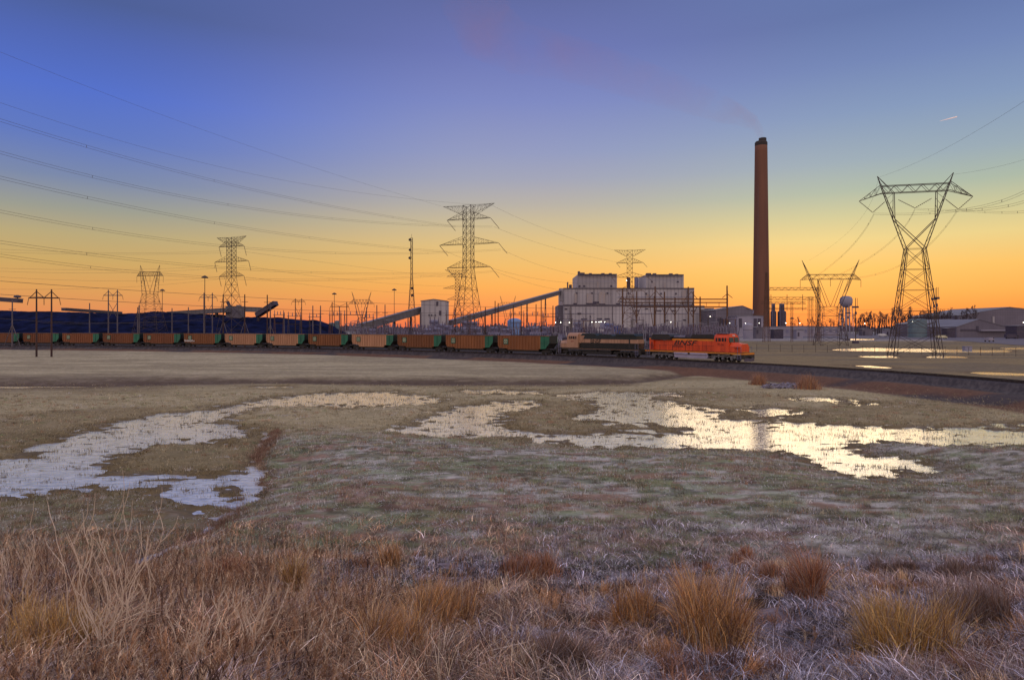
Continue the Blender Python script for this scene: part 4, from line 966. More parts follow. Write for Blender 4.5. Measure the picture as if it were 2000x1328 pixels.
# chimney
ch = thing('chimney', 'very tall brown concrete chimney towering over the plant', 'chimney', atx(1486.5, 640, -1.2)); Hc = EYE + (YH - 279) / FPX * 640 + 1.2
MB().lathe([(8.2 - 2.5 * (i / 20) ** .85, Hc * i / 20) for i in range(21)], (0, 0, 0), 40).build('shaft', 'chimney', ch, True)
MB().lathe([(5.72, 0), (5.8, .6), (5.8, 3.2), (5.0, 4.4), (4.6, 4.5)], (0, 0, Hc - 3.4), 40).build('cap', 'soot', ch)
MB().tube((1.4, 0, Hc), (1.4, 0, Hc + 4.2), 3.6, 3.5, 24).build('flue', 'soot', ch)
rb = MB()
for z in (.08,): r_ = 7.9 - 2.4 * z ** .85; rb.lathe([(r_ + .1, 0), (r_ + .55, .1), (r_ + .55, .3), (r_ + .1, .4)], (0, 0, Hc * z), 32)
rb.build('platform_ring', 'trim', ch)
b = MB(); b.bar((-5.6, -5.6, 0), (-3.9, -3.9, Hc), .25); b.build('ladder', 'trim', ch)

# transfer tower and conveyors
def house(name, label, cat, D, px0, px1, eave, base_z, apex, apx, dep, m, roof='roof_grey', side_off=0):
    x0 = (px0 - 1000) / FPX * D; x1 = (px1 - 1000) / FPX * D; xa = (apx - 1000) / FPX * D
    ze = EYE + (YH - eave) / FPX * D; za = EYE + (YH - apex) / FPX * D; cx = (x0 + x1) / 2
    o = thing(name, label, cat, (cx, D, base_z))
    MB().prism([(x0 - cx, 0), (x1 - cx, 0), (x1 - cx, ze - base_z), (xa - cx, za - base_z), (x0 - cx, ze - base_z)], 0, dep).build('wall', m, o)
    e = .4; r = MB()
    for (a, za_, b_, zb_) in ((x0 - cx - e, ze - base_z, xa - cx, za - base_z), (xa - cx, za - base_z, x1 - cx + e, ze - base_z)):
        r.prism([(a, za_ + .02), (b_, zb_ + .02), (b_, zb_ + .32), (a, za_ + .32)], -e, dep + e)
    r.build('roof', roof, o)
    return o, cx
def hpart(o, cx, D, base_z, px0, px1, y0, y1, name, m, off=.25, dep=.25):
    x0 = (px0 - 1000) / FPX * D - cx; x1 = (px1 - 1000) / FPX * D - cx
    return MB().box(x0, x1, -off, -off + dep, EYE + (YH - y1) / FPX * D - base_z, EYE + (YH - y0) / FPX * D - base_z).build(name, m, o)
o, cx = house('transfer_tower', 'pale gabled transfer tower between two sloping conveyors', 'industrial building', 380, 822.5, 872, 588.5, -1.2, 585, 847, 14, 'clad')
for a, b, c, d in ((852, 856, 589, 597.5), (857.5, 862, 607, 615.5)): hpart(o, cx, 380, -1.2, a, b, c, d, 'window', 'equip_dark')
for a in (842, 849, 837): hpart(o, cx, 380, -1.2, a, a + 2, 614, 617, 'wall_lamp', 'equip_dark', .6, .4)
MB().box(-8, -7.2, -.5, 14, 0, 16).build('corner_post', 'trim', o)
def conveyor(label, p0, p1, th, supports, wdt=3.2, m='conv'):
    a = at(*p0); b = at(*p1); o = thing('conveyor_gallery', label, 'conveyor', (a.x, a.y, a.z), 0, 'covered coal conveyors')
    d_ = b - a; L_ = d_.length; q = d_.to_track_quat('X', 'Z')
    g = MB().box(0, L_, -wdt / 2, wdt / 2, -th / 2, th / 2).build('gallery', m, o); g.rotation_euler = q.to_euler()
    rf = MB().prism([(0, th / 2 + .02), (L_, th / 2 + .02), (L_, th / 2 + .25), (0, th / 2 + .25)], -wdt / 2 - .2, wdt / 2 + .2).build('roof', 'roof_grey', o); rf.rotation_euler = q.to_euler()
    for u in supports:
        p = d_ * u; base = -1.2 - a.z; s_ = MB()
        for sy in (-1, 1): s_.bar((p.x - .8, p.y + sy * 1.2, base), (p.x - .2, p.y + sy * 1.0, p.z - th / 2), .35); s_.bar((p.x + .8, p.y + sy * 1.2, base), (p.x + .2, p.y + sy * 1.0, p.z - th / 2), .35)
        hh = p.z - th / 2 - base; k = max(1, int(hh / 5))
        for i in range(k): s_.bar((p.x - .6, p.y - 1.1, base + hh * i / k), (p.x + .6, p.y - 1.1, base + hh * (i + 1) / k), .2); s_.bar((p.x + .6, p.y - 1.1, base + hh * i / k), (p.x - .6, p.y - 1.1, base + hh * (i + 1) / k), .2)
        s_.build('support_trestle', 'steel', o)
    return o
conveyor('long conveyor rising from the left into the transfer tower', (700, 641, 350), (823, 606, 386), 3.6, (.25, .55, .82))
conveyor('long conveyor rising from the transfer tower up to the power station', (880, 631, 400), (1094, 571.5, 566), 3.0, (.3, .62, .82))
o = thing('drive_house', 'small grey-blue drive house at the foot of the rising conveyor', 'industrial building', atx(886, 396, -1.2)); MB().box(-1.6, 1.6, 0, 4, 0, 6.6).build('wall', 'tank_teal', o); MB().box(-1.8, 1.8, -.2, 4.2, 6.6, 6.9).build('roof', 'roof_grey', o)
conveyor('level conveyor along the crest of the coal pile', (330, 613.5, 395), (448, 606, 380), 2.3, (.3, .8))
conveyor('short level conveyor between the crusher house and the stacker', (468, 604, 380), (508, 605.5, 375), 2.6, (.93,), m='conv')
conveyor('dark stacker boom pointing steeply up to the right', (503, 616, 372), (539, 592.5, 366), 2.2, (), m='equip_dark')
conveyor('thin conveyor boom resting on the left part of the coal pile', (124, 604.5, 330), (235, 612, 372), 1.2, (), 2.4, 'equip_dark')
o = conveyor('conveyor end jutting in from the left edge of the photo', (-60, 581, 300), (40, 588, 300), 1.7, (), m='equip_dark')
o = thing('floodlight', 'dark floodlight on top of the conveyor end at left', 'floodlight', at(34, 585, 299)); MB().bar((0, 0, 0), (0, 0, 1.0), .3).build('stem', 'steel', o); MB().lathe([(.6, 0), (1.5, .3), (1.3, .9), (.4, 1.3)], (0, 0, .7), 10).build('lamp_head', 'equip_dark', o)
o = thing('crusher_house', 'small boxy grey crusher house on the crest of the coal pile', 'industrial building', at(455, 616.5, 382))
MB().box(-4.2, 3.9, 0, 8, -8, 5.2).build('wall', 'clad_dark', o); MB().box(-4.4, 4.1, -.2, 8.2, 5.2, 5.5).build('roof', 'roof_grey', o); MB().tube((-2.4, 1, 5.5), (-3.6, 1, 8.2), .9, .9, 8).build('chute', 'equip_dark', o); MB().box(1, 3, 2, 4, 5.5, 6.2).build('roof_vent', 'roof_grey', o)

# coal pile: a long lumpy ridge
cr = [(-260, 600), (-100, 606), (0, 607), (60, 608), (120, 610), (180, 611), (240, 613.5), (300, 610), (360, 611.5), (430, 615), (480, 620), (520, 621), (540, 621), (560, 624), (590, 625.5), (600, 626.5), (612, 625), (622, 627), (640, 634), (652, 644), (662, 655)]
Dc = 385; nx_, ny_ = 520, 60
uu = np.linspace(-260, 662, nx_); crest = np.interp(uu, [a for a, b in cr], [b for a, b in cr]); hz = EYE + (YH - crest) / FPX * Dc + 1.2
Vx = np.zeros((nx_, ny_, 3))
for j in range(ny_):
    v = j / (ny_ - 1); prof = np.clip(v / .48, 0, 1) if v < .48 else (1.0 if v < .56 else max(0, (1 - v) / .44))
    x = (uu - 1000) / FPX * Dc; y = Dc - 52 + 108 * v
    nzv = fbm(x / 9 + y / 14 + 3, np.full_like(x, y / 7) - x / 30, 7, 5) - .5
    Vx[:, j, 0] = x; Vx[:, j, 1] = y + 3 * (fbm(x / 11, np.full_like(x, y / 11), 8, 2) - .5)
    Vx[:, j, 2] = -1.4 + (hz + .2) * prof ** .9 + nzv * (4.5 if v < .46 else 1.6) * min(1, prof * 3)
ii = np.arange(nx_ * ny_).reshape(nx_, ny_)
Q = np.stack([ii[:-1, :-1], ii[1:, :-1], ii[1:, 1:], ii[:-1, 1:]], -1).reshape(-1, 4)
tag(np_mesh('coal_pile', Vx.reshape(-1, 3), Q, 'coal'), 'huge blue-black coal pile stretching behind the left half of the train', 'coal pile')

# tanks, silos, water tower
def tank(label, px0, px1, top, D, m, dome=.25, cat='tank', base=-1.2, name='storage_tank'):
    r = (px1 - px0) / 2 / FPX * D; H = EYE + (YH - top) / FPX * D - base; o = thing(name, label, cat, atx((px0 + px1) / 2, D, base))
    hd = r * dome; MB().lathe([(r, 0), (r, H - hd)], (0, 0, 0), 28).build('shell', m, o)
    MB().lathe([(r * 1.01, 0)] + [(r * math.cos(a * math.pi / 14), hd * math.sin(a * math.pi / 14)) for a in range(1, 7)] + [(.05, hd)], (0, 0, H - hd), 28).build('roof', m, o)
    MB().lathe([(r + .03, 0), (r + .15, .05), (r + .15, .2), (r + .03, .25)], (0, 0, H * .55), 28).build('band', 'trim', o)
    return o
tank('round blue tank under the rising conveyor', 991, 1019, 621.5, 420, 'tank_blue', .5)
tank('taller blue-green tank at the right end of the coal pile', 654, 663, 626, 400, 'tank_teal', .3)
tank('shorter blue-green tank behind the coal pile end', 642, 656, 630, 420, 'tank_teal', .4)
tank('pale round tank seen through the legs of the large forked pylon', 1775, 1808, 623, 480, 'tank_teal', .12)
tank('small pale blue domed tank behind the orange cab', 1452, 1470, 631, 420, 'tank_white', .5)
for px0, px1, nm in ((1505, 1516, 'left one of the twin dark silos beside the chimney'), (1519, 1535, 'right one of the twin dark silos beside the chimney')):
    D = 560; r = (px1 - px0) / 2 / FPX * D; o = thing('silo', nm, 'silo', atx((px0 + px1) / 2, D, -1.2), 0, 'twin silos'); H = EYE + (YH - 609) / FPX * D + 1.2
    MB().lathe([(r, 0), (r, H), (r * .62, H + .8), (r * .6, H + 6)], (0, 0, 0), 20).build('shell', 'equip_dark', o); MB().box(-r * .5, r * .5, -1, 1, H + 6, H + 7).build('top_house', 'tank_white', o)
    MB().bar((-r * .7, -r * .7, 0), (-r * .7, -r * .7, H + 6), .3).build('ladder', 'equip', o)
wt = thing('water_tower', 'white water tower on thin legs near the wide-horned pylon', 'water tower', atx(1652.5, 600, -1.2)); D = 600; H = EYE + (YH - 578) / FPX * D + 1.2; r = 5.3
zt = H - 9.5
MB().lathe([(.6, zt - 1.0), (2.6, zt - .6), (4.6, zt + 1.2), (r, zt + 3), (r + .05, zt + 6.4), (4.6, zt + 8.2), (2.6, zt + 9.2), (.1, zt + 9.5)], (0, 0, 0), 28).build('bowl', 'tank_white', wt, True)
for k in range(6): a = math.pi / 6 + k * math.pi / 3; MB().tube((6.2 * math.cos(a), 6.2 * math.sin(a), 0), (4.7 * math.cos(a), 4.7 * math.sin(a), zt + 1.4), .36, .3, 8).build('leg', 'tank_white', wt)
MB().tube((0, 0, 0), (0, 0, zt - .6), .9, .8, 10).build('riser', 'tank_white', wt)
br = MB()
for zz in (.35, .68):
    for k in range(6):
        a = math.pi / 6 + k * math.pi / 3; b_ = a + math.pi / 3; ra = 6.2 - 1.5 * zz
        br.bar((ra * math.cos(a), ra * math.sin(a), zt * zz), (ra * math.cos(b_), ra * math.sin(b_), zt * zz), .2)
br.build('brace', 'tank_white', wt)

# other buildings
o, cx = house('turbine_annex', 'gabled grey building between the switchyard frames and the chimney', 'industrial building', 520, 1398, 1470, 606, -1.2, 597.5, 1450, 40, 'clad_dark')
for x in (1401, 1408, 1416, 1424): hpart(o, cx, 520, -1.2, x, x + 5, 622, 634, 'window', 'equip_dark')
hpart(o, cx, 520, -1.2, 1458, 1464, 602, 604, 'vent', 'trim')
o, cx = house('service_building', 'light-coloured low building left of the chimney foot', 'industrial building', 500, 1440, 1492, 618, -1.2, 616, 1462, 20, 'tank_white')
for x in (1443, 1472, 1480): hpart(o, cx, 500, -1.2, x, x + 6, 622, 640, 'doorway', 'equip_dark')
o, cx = house('long_shed', 'long low pale shed running right from the chimney foot', 'industrial building', 540, 1492, 1640, 638.5, -1.2, 637, 1566, 12, 'tank_white')
for k, x in enumerate(range(1500, 1636, 12)): hpart(o, cx, 540, -1.2, x, x + 4, 643, 650, 'door', 'equip')
for nm, D, a, b, ev, ap, apx, dep, m in (
    ('broad gabled warehouse in front of the big storage hall', 480, 1868, 1966, 639, 624, 1912, 60, 'clad_dark'),
    ('low-roofed warehouse left of the broad gabled one', 520, 1806, 1878, 633, 624, 1860, 40, 'clad_dark'),
    ('huge low-pitched storage hall on the right horizon', 700, 1872, 2110, 617, 600, 1972, 90, 'clad_dark')):
    o, cx = house('warehouse', nm, 'warehouse', D, a, b, ev, -1.2, ap, apx, dep, m)
    if D == 480:
        hpart(o, cx, D, -1.2, 1876, 1906, 643, 647, 'fence_panel', 'equip_dark'); hpart(o, cx, D, -1.2, 1907, 1911, 637, 648, 'door', 'equip_dark'); hpart(o, cx, D, -1.2, 1911, 1968, 644, 646.5, 'canopy', 'tank_white', 3, 3)
    if D == 700: hpart(o, cx, D, -1.2, 1938, 1942, 618, 634, 'vent_stack', 'clad', .6)
o, cx = house('dark_shed', 'small dark shed at the right edge by the warehouses', 'shed', 430, 1986, 2030, 637, -1.2, 636, 2008, 10, 'equip_dark')
for k, (x, D, nm) in enumerate(((1720, 800, 'flat grey shed beneath the distant trees, left'), (1747, 820, 'flat grey shed beneath the distant trees, right'))):
    o, cx = house('shed', nm, 'shed', D, x, x + 20, 641, -1.2, 640, x + 10, 10, 'clad_dark')
def vehicle(label, cat, px, D, m, L_=7.0, h=2.6, rz=0.0, name='truck'):
    o = thing(name, label, cat, atx(px, D, -1.12), rz)
    b = MB().box(-L_ / 2, L_ * .2, -1.15, 1.15, .7, h).build('cargo_body', m, o)
    MB().prism([(L_ * .22, .6), (L_ * .5, .6), (L_ * .5, 1.5), (L_ * .42, 2.2), (L_ * .22, 2.2)], -1.05, 1.05).build('cab', m, o)
    MB().prism([(L_ * .435, 1.55), (L_ * .49, 1.55), (L_ * .42, 2.1), (L_ * .30, 2.1), (L_ * .30, 1.55)], -1.07, 1.07).build('window', 'glass', o)
    for x in (-L_ * .32, L_ * .36):
        for sy in (-1, 1): MB().tube((x, sy * .85, .48), (x, sy * 1.1, .48), .48, None, 12).build('wheel', 'black', o)
vehicle('yellowish truck parked at the left warehouse', 'truck', 1839, 420, 'logo_pale', 6, 2.2)
vehicle('white van parked in the yard left of the large forked pylon', 'van', 1724, 520, 'white', 6, 2.5)
vehicle('small pale vehicle on the yard road at right', 'van', 1932, 330, 'tank_white', 4.5, 1.9, .4)
vehicle('dark truck parked by the shed at the right edge', 'truck', 1976, 420, 'equip_dark', 8, 3.0)
for i, (px, y, ww, hh) in enumerate(((1643, 663, 1.0, .9), (1655, 665, 1.2, 1.0), (1671, 671, 1.2, 1.3), (1889, 683.5, 1.1, 1.2))):
    D = FPX * (EYE + 1.25) / (y - YH); o = thing('equipment_box', ('dark box in the grass below the water tower, leftmost of three', 'dark box in the grass below the water tower, middle of three', 'dark box in the grass below the water tower, rightmost of three', 'pale box beside the long puddle right of the large pylon')[i], 'box', atx(px, D, -1.25))
    MB().box(-ww, ww, -.7, .7, 0, hh * .9).build('case', 'equip_dark' if i < 3 else 'tank_white', o); MB().box(-ww - .1, ww + .1, -.8, .8, hh * .9, hh).build('lid', 'equip', o)

for i, (px0, px1, top, D, m, nm) in enumerate(((1476, 1490, 640, 430, 'clad_dark', 'small grey hut right of the domed tank'), (1512, 1530, 644, 430, 'equip_dark', 'low dark hut below the twin silos'), (1556, 1568, 645, 420, 'tank_white', 'small pale hut under the lattice gantry'), (1684, 1704, 643, 600, 'clad_dark', 'low grey hut right of the water tower'), (1730, 1752, 644, 560, 'tank_white', 'pale low hut left of the round tank'), (1850, 1866, 642, 470, 'equip_dark', 'dark low hut between the warehouses'), (965, 985, 636, 430, 'clad_dark', 'low grey hut left of the blue tank'), (1030, 1052, 638, 430, 'tank_white', 'low pale hut right of the blue tank'), (740, 775, 640, 450, 'clad_dark', 'long low hut under the long conveyor'), (903, 940, 638, 440, 'tank_white', 'low pale hut behind the foot of the middle pylon'))):
    o, cx = house('hut', nm, 'hut', D, px0, px1, top, -1.2, top - 1, (px0 + px1) / 2, 6, m)
    hpart(o, cx, D, -1.2, px0 + 2, px0 + 5, top + 4, top + 12, 'door', 'equip_dark')
# ------------------------------------------------------------------ switchyard
def psx(px, D, l): return (px - 1000) / FPX * D - l.x
D = 330
sg = thing('switchyard_gantry', 'rusty brown switchyard gantry in front of the power station', 'gantry', atx(1330, D, -1.2)); l = sg.location
zz = lambda y, D_=D: EYE + (YH - y) / FPX * D_ - l.z
posts = [(1216, 563, 0), (1248, 568, 6), (1278, 578, 0), (1282, 559, 3), (1306, 568, 9), (1330, 579, 12), (1350.5, 559, 6), (1367, 566, 12), (1383, 577, 14), (1420, 558, 0), (1428, 567, 6), (1436, 577, 12)]
for px, top, dy in posts:
    x = psx(px, D, l); MB().box(x - .27, x + .27, dy - .27, dy + .27, 0, zz(top)).build('post', 'rust_steel', sg)
for a, b, y, dy in ((1212, 1420, 584.5, 0), (1222, 1428, 590, 6), (1246, 1436, 598, 12)):
    m = MB(); m.box(psx(a, D, l), psx(b, D, l), dy + .3, dy + .75, zz(y) - .28, zz(y) + .28); m.build('beam', 'rust_steel', sg)
m = MB()
for px, ya, yb, w_, dy in ((1248, 590, 622, 12, 6.9), (1306, 590, 615, 12, 6.9), (1282, 560, 585, 16, .9), (1330, 598, 615, 11, 12.9), (1351, 562, 586, 14, .9), (1350, 590, 611, 11, 6.9), (1366, 598, 618, 9, 12.9), (1216, 570, 590, 9, .9), (1282, 590, 640, 8, 6.9), (1420, 566, 582, 10, -.4)):
    x = psx(px, D, l)
    for sx in (-1, 1):
        if ya < 589: m.bar((x, dy, zz(ya + 8)), (x + sx * w_ / FPX * D, dy, zz(yb)), .26)
        else: m.bar((x, dy, zz(yb)), (x + sx * w_ / FPX * D, dy, zz(ya)), .26)
m.build('brace', 'rust_steel', sg)
for k in range(8): x = psx(1230 + k * 25, D, l); insul(sg, (x, .5, zz(590)), (x, .5, zz(590) - 2.2), .2)

def column(mb, x, y, hw, H, t, n): lattice(mb, [(hw, hw, H * i / n) for i in range(n + 1)], t); 
tg = thing('lattice_gantry', 'tall lattice column and beam gantry right of the chimney', 'gantry', atx(1540, 330, -1.2)); l = tg.location
def lcol(px, dy, hwx, top, t=.2, n=12, hw1=None, m='rust_steel'):
    b = MB(); H = zz(top); x = psx(px, 330, l); hw1 = hw1 or hwx
    lattice(b, [(hwx + (hw1 - hwx) * i / n, hwx + (hw1 - hwx) * i / n, H * i / n) for i in range(n + 1)], t)
    b.V = [(v[0] + x, v[1] + dy, v[2]) for v in b.V]; b.build('lattice_column', m, tg)
lcol(1497, 0, 1.4, 532, .15, 18, .3); lcol(1583, 0, .9, 580, .09, 10); lcol(1601, 2, .9, 562, .10, 12); lcol(1609, 6, .5, 545, .07, 12, .3); lcol(1563, 10, .5, 588, .06, 10)
def truss(a, b, y0, y1, dy, t=.16):
    m = MB(); xa = psx(a, 330, l); xb = psx(b, 330, l); n = int((xb - xa) / 1.6)
    for yy in (-.6, .6):
        m.bar((xa, dy + yy, zz(y0)), (xb, dy + yy, zz(y0)), t); m.bar((xa, dy + yy, zz(y1)), (xb, dy + yy, zz(y1)), t)
        for i in range(n): u = xa + (xb - xa) * i / n; v = xa + (xb - xa) * (i + 1) / n; m.bar((u, dy + yy, zz(y0 if i % 2 else y1)), (v, dy + yy, zz(y1 if i % 2 else y0)), t * .6)
    m.build('truss_beam', 'rust_steel', tg)
truss(1502, 1601, 561.5, 566.5, 1); truss(1502, 1601, 579.5, 584.5, 6); truss(1504, 1594, 588, 592, 12); truss(1515, 1600, 600, 602, 14, .12)
for px in (1515, 1547, 1578): x = psx(px, 330, l); MB().bar((x, 6, zz(592)), (x, 6, zz(574)), .2).build('spike', 'steel', tg); insul(tg, (x, 6, zz(592)), (x, 6, zz(607)), .25)

# rows of switchgear
def breaker(m1='equip', kind=0):
    t = thing('circuit_breaker', None, 'circuit breaker')
    if kind == 0:      # dead tank breaker: cabinet on legs with tilted bushings
        MB().box(-1.1, 1.1, -.7, .7, 1.0, 2.2).build('tank', m1, t); lg = MB()
        for x in (-.9, .9):
            for y in (-.5, .5): lg.bar((x, y, 0), (x, y, 1.0), .16)
        lg.build('legs', 'equip', t)
        for x in (-.75, 0, .75):
            for sy in (-1, 1): MB().tube((x, sy * .3, 2.2), (x * 1.35, sy * 1.0, 4.2), .15, .09, 8).build('bushing', 'porcelain', t)
    elif kind == 1:    # disconnect switch stand
        for x in (-1.3, 0, 1.3): MB().tube((x, 0, 3.1), (x, 0, 4.6), .2, .13, 8).build('insulator_post', 'porcelain', t)
        m = MB(); m.bar((-1.5, 0, 3.0), (1.5, 0, 3.0), .2); m.bar((-1.0, 0, 0), (-1.0, 0, 3.0), .22); m.bar((1.0, 0, 0), (1.0, 0, 3.0), .22); m.build('stand', 'steel_light', t); MB().bar((-1.4, 0, 4.65), (1.4, 0, 4.85), .12).build('contact_arm', 'steel_light', t)
    else:              # power transformer
        MB().box(-1.9, 1.9, -1.2, 1.2, .4, 3.3).build('tank', m1, t); m = MB()
        for k in range(7): m.box(-1.7 + k * .52, -1.45 + k * .52, -1.75, -1.22, .6, 3.0)
        m.build('radiator_fins', m1, t); MB().tube((-1.6, .4, 4.2), (1.0, .4, 4.2), .42, None, 10).build('conservator', m1, t); MB().box(-1.0, 1.0, .3, .5, 3.3, 3.9).build('conservator_stand', m1, t)
        for x in (-1.2, 0, 1.2): MB().tube((x, -.3, 3.3), (x * 1.1, -.5, 5.3), .2, .12, 8).build('bushing', 'porcelain', t)
    return t
bp = [breaker('equip', 0), breaker('equip', 1), breaker('equip', 2), breaker('equip_blue', 2), breaker('equip_dark', 0)]
cats = ['circuit breaker', 'switch', 'transformer', 'transformer', 'circuit breaker']; nms = ['circuit_breaker', 'disconnect_switch', 'transformer', 'transformer', 'circuit_breaker']
labs = ['small grey breaker with bushings in the switchyard rows behind the train', 'thin-legged disconnect switch stand in the switchyard rows behind the train', 'grey transformer with radiator fins in the switchyard rows behind the train', 'bright blue transformer before the power station, behind the cream locomotive', 'dark breaker with bushings in the switchyard rows behind the train']
for o, c_, n_, lb in zip(bp, cats, nms, labs): o.name = n_; o['category'] = c_; o['label'] = lb; o['group'] = {'transformer': 'transformers of the switchyard', 'switch': 'disconnect switches of the switchyard', 'circuit breaker': 'circuit breakers of the switchyard'}[c_]
cm = tree_map(); used = set(); rg = random.Random(77); spots = []
x = 683
while x < 1440:
    row = rg.random(); D = rg.choice([250, 262, 278, 300, 330, 365]) + rg.uniform(-4, 4)
    if x > 1235: D = rg.choice([262, 268, 290])
    k = rg.choice([0, 0, 0, 1, 1, 2, 4, 4, 2] if x < 1235 else [4, 1, 0, 4]); spots.append((x, D, k)); x += rg.uniform(3.0, 7.5) if x < 1235 else rg.uniform(3.5, 5.5)
spots += [(1191, 300, 3), (1201, 300, 3)]
for px, D, k in spots:
    if k == 3: pass
    o = bp[k] if k not in used else copy_tree(bp[k], None, cm); used.add(k)
    o.location = atx(px, D, -1.2); o.rotation_euler = (0, 0, rg.uniform(-.15, .15)); s_ = rg.uniform(1.5, 1.9) * D / 280 * (1.08 if px > 1235 and k != 3 else 1.0); o.scale = (s_ * .72, s_ * .72, s_)
# bus supports: tall thin A-frame stands with cross beams
def bus(label, px, D, top, wpx, m):
    H = EYE + (YH - top) / FPX * D + 1.2; hw = wpx / 2 / FPX * D; o = thing('bus_frame', label, 'bus frame', atx(px, D, -1.2), R(rg.uniform(-5, 5)), 'steel bus frames of the switchyard')
    for sx in (-1, 1): b = MB(); b.bar((sx * hw - .5, 0, 0), (sx * hw, 0, H), .17); b.bar((sx * hw + .5, 0, 0), (sx * hw, 0, H), .17); b.build('leg', m, o)
    b = MB(); b.bar((-hw - .6, 0, H * .86), (hw + .6, 0, H * .86), .22); b.bar((-hw, 0, H * .6), (hw, 0, H * .6), .16); b.build('beam', m, o)
    for k in range(4): x = -hw + 2 * hw * k / 3; MB().tube((x, 0, H * .86), (x, 0, H * .86 + 1.6), .22, .13, 6).build('insulator_post', 'porcelain', o)
BL = [(545, 300, 606, 18), (575, 300, 609, 24), (615, 310, 611, 20), (655, 300, 607, 22), (690, 290, 606, 34), (718, 290, 612, 22), (895, 290, 606, 46), (930, 300, 608, 32), (1010, 330, 606, 26), (1045, 310, 607, 30), (1075, 300, 611, 28), (1105, 300, 615, 24), (1150, 310, 620, 20), (1245, 290, 618, 22), (1395, 300, 612, 24), (1425, 310, 617, 22)]
for i, (px, D, top, wp) in enumerate(BL):
    bus(('bus frame over the middle of the coal pile', 'wide bus frame right of the stacker', 'bus frame near the right end of the coal pile', 'bus frame before the blue-green tanks', 'broad bus frame under the small distant forked pylon', 'bus frame at the foot of the long conveyor', 'broadest bus frame at the foot of the middle pylon', 'bus frame under the low end of the rising conveyor', 'bus frame above the blue round tank', 'bus frame right of the blue round tank', 'bus frame left of the power station', 'bus frame at the lower left corner of the power station', 'low bus frame before the power station doors', 'bus frame at the foot of the pylon before the station', 'bus frame before the gabled building', 'bus frame above the orange cab')[i], px, D, top, wp, 'steel' if i % 3 else 'rust_steel')
# pole with equipment next to the large pylon, pale post legs near the water tower
for px, top, y, nm in ((1824, 563, 668, 'left one of two slim equipment posts beside the large forked pylon'), (1829.5, 561, 668, 'right one of two slim equipment posts beside the large forked pylon'), (1643, 602, 663, 'left equipment post below the water tower'), (1656, 598, 665, 'middle equipment post below the water tower'), (1671, 582, 671, 'right equipment post beside the water tower')):
    D = FPX * (EYE + 1.25) / (y - YH); o = thing('equipment_post', nm, 'post', atx(px, D, -1.25), 0, 'slim steel equipment posts'); H = EYE + (YH - top) / FPX * D + 1.25
    MB().tube((0, 0, 0), (0, 0, H), .2, .13, 6).build('pole', 'steel', o); MB().box(-1.3, 1.3, -.3, .3, H * .78, H * .82).build('cross_arm', 'equip_dark', o); MB().tube((.1, 0, H * .64), (.1, 0, H * .7), .5, .4, 8).build('switch_drum', 'equip_dark', o); MB().bar((.8, 0, H * .82), (.8, 0, H), .12).build('rod', 'steel', o)

# yard lamps that are lit
for i, (px, y, D) in enumerate(((1085, 630, 540), (1095, 630, 540), (1112, 630, 540), (1156, 629, 556), (1164, 629, 556), (1170, 629, 556), (1174, 628.5, 556), (1181, 629, 556), (1310, 629, 555), (1425, 631, 430), (1456, 631.5, 430), (1483, 631, 460), (1535, 631, 520), (1562, 631, 520), (1387, 618, 500), (1689, 632, 640), (1782, 628, 477), (1999, 630, 470), (1224, 548, 561), (1216, 650, 500))):
    nm = ('leftmost lit lamp left of the power station', 'brightest lit lamp left of the power station', 'lit lamp at the lower left wall of the power station', 'leftmost lit lamp of the row over the station doorway', 'second lit lamp of the row over the doorway', 'third lit lamp of the row over the doorway', 'lit lamp right above the station doorway', 'rightmost lit lamp of the row over the doorway', 'lit lamp behind the gantry on the station wall', 'lit lamp before the gabled building', 'lit lamp by the small domed tank', 'lit lamp at the foot of the chimney', 'lit lamp right of the twin silos', 'lit lamp under the lattice gantry', 'small lit lamp in the gap right of the power station', 'lit lamp among the distant trees right of the water tower', 'lit lamp on the pale round tank', 'bright lit lamp at the right edge', 'lit lamp high between the penthouses', 'low lit lamp behind the cream locomotive')[i]
    o = thing('yard_lamp', nm, 'lamp', at(px, y, D - 1.5), 0, 'lit yard lamps'); r = .26 * D / 540
    MB().lathe([(.05, -r), (r * .7, -r * .7), (r, 0), (r * .7, r * .7), (.05, r)], (0, 0, 0), 10).build('bulb', 'lamp', o); MB().bar((0, 0, r), (0, 1.4, r * 1.5), .12).build('bracket', 'steel', o)

# fence at the right
fn = thing('wire_fence', 'thin wire fence crossing the grass behind the locomotive at right', 'fence', atx(1700, 190, -1.2)); l = fn.location
fp = [(1478, 680), (1560, 682), (1650, 683), (1720, 684), (1800, 686), (1900, 688), (2020, 691)]; last = None; rail = MB(); i = 0
for a in range(1478, 2020, 23):
    y = np.interp(a, [p[0] for p in fp], [p[1] for p in fp]); D = FPX * (EYE + 1.2) / (y + 6 - YH); p = atx(a, D, -1.2)
    MB().tube(p - l, p - l + Vector((0, 0, 2.1)), .05, None, 6).build('post', 'steel', fn)
    if last is not None:
        for z in (.25, 2.0): rail.tube(last - l + Vector((0, 0, z)), p - l + Vector((0, 0, z)), .02, None, 3, False)
        for z in (.6, .95, 1.3, 1.65): rail.tube(last - l + Vector((0, 0, z)), p - l + Vector((0, 0, z)), .008, None, 3, False)
    last = p
rail.build('wires', 'steel', fn)

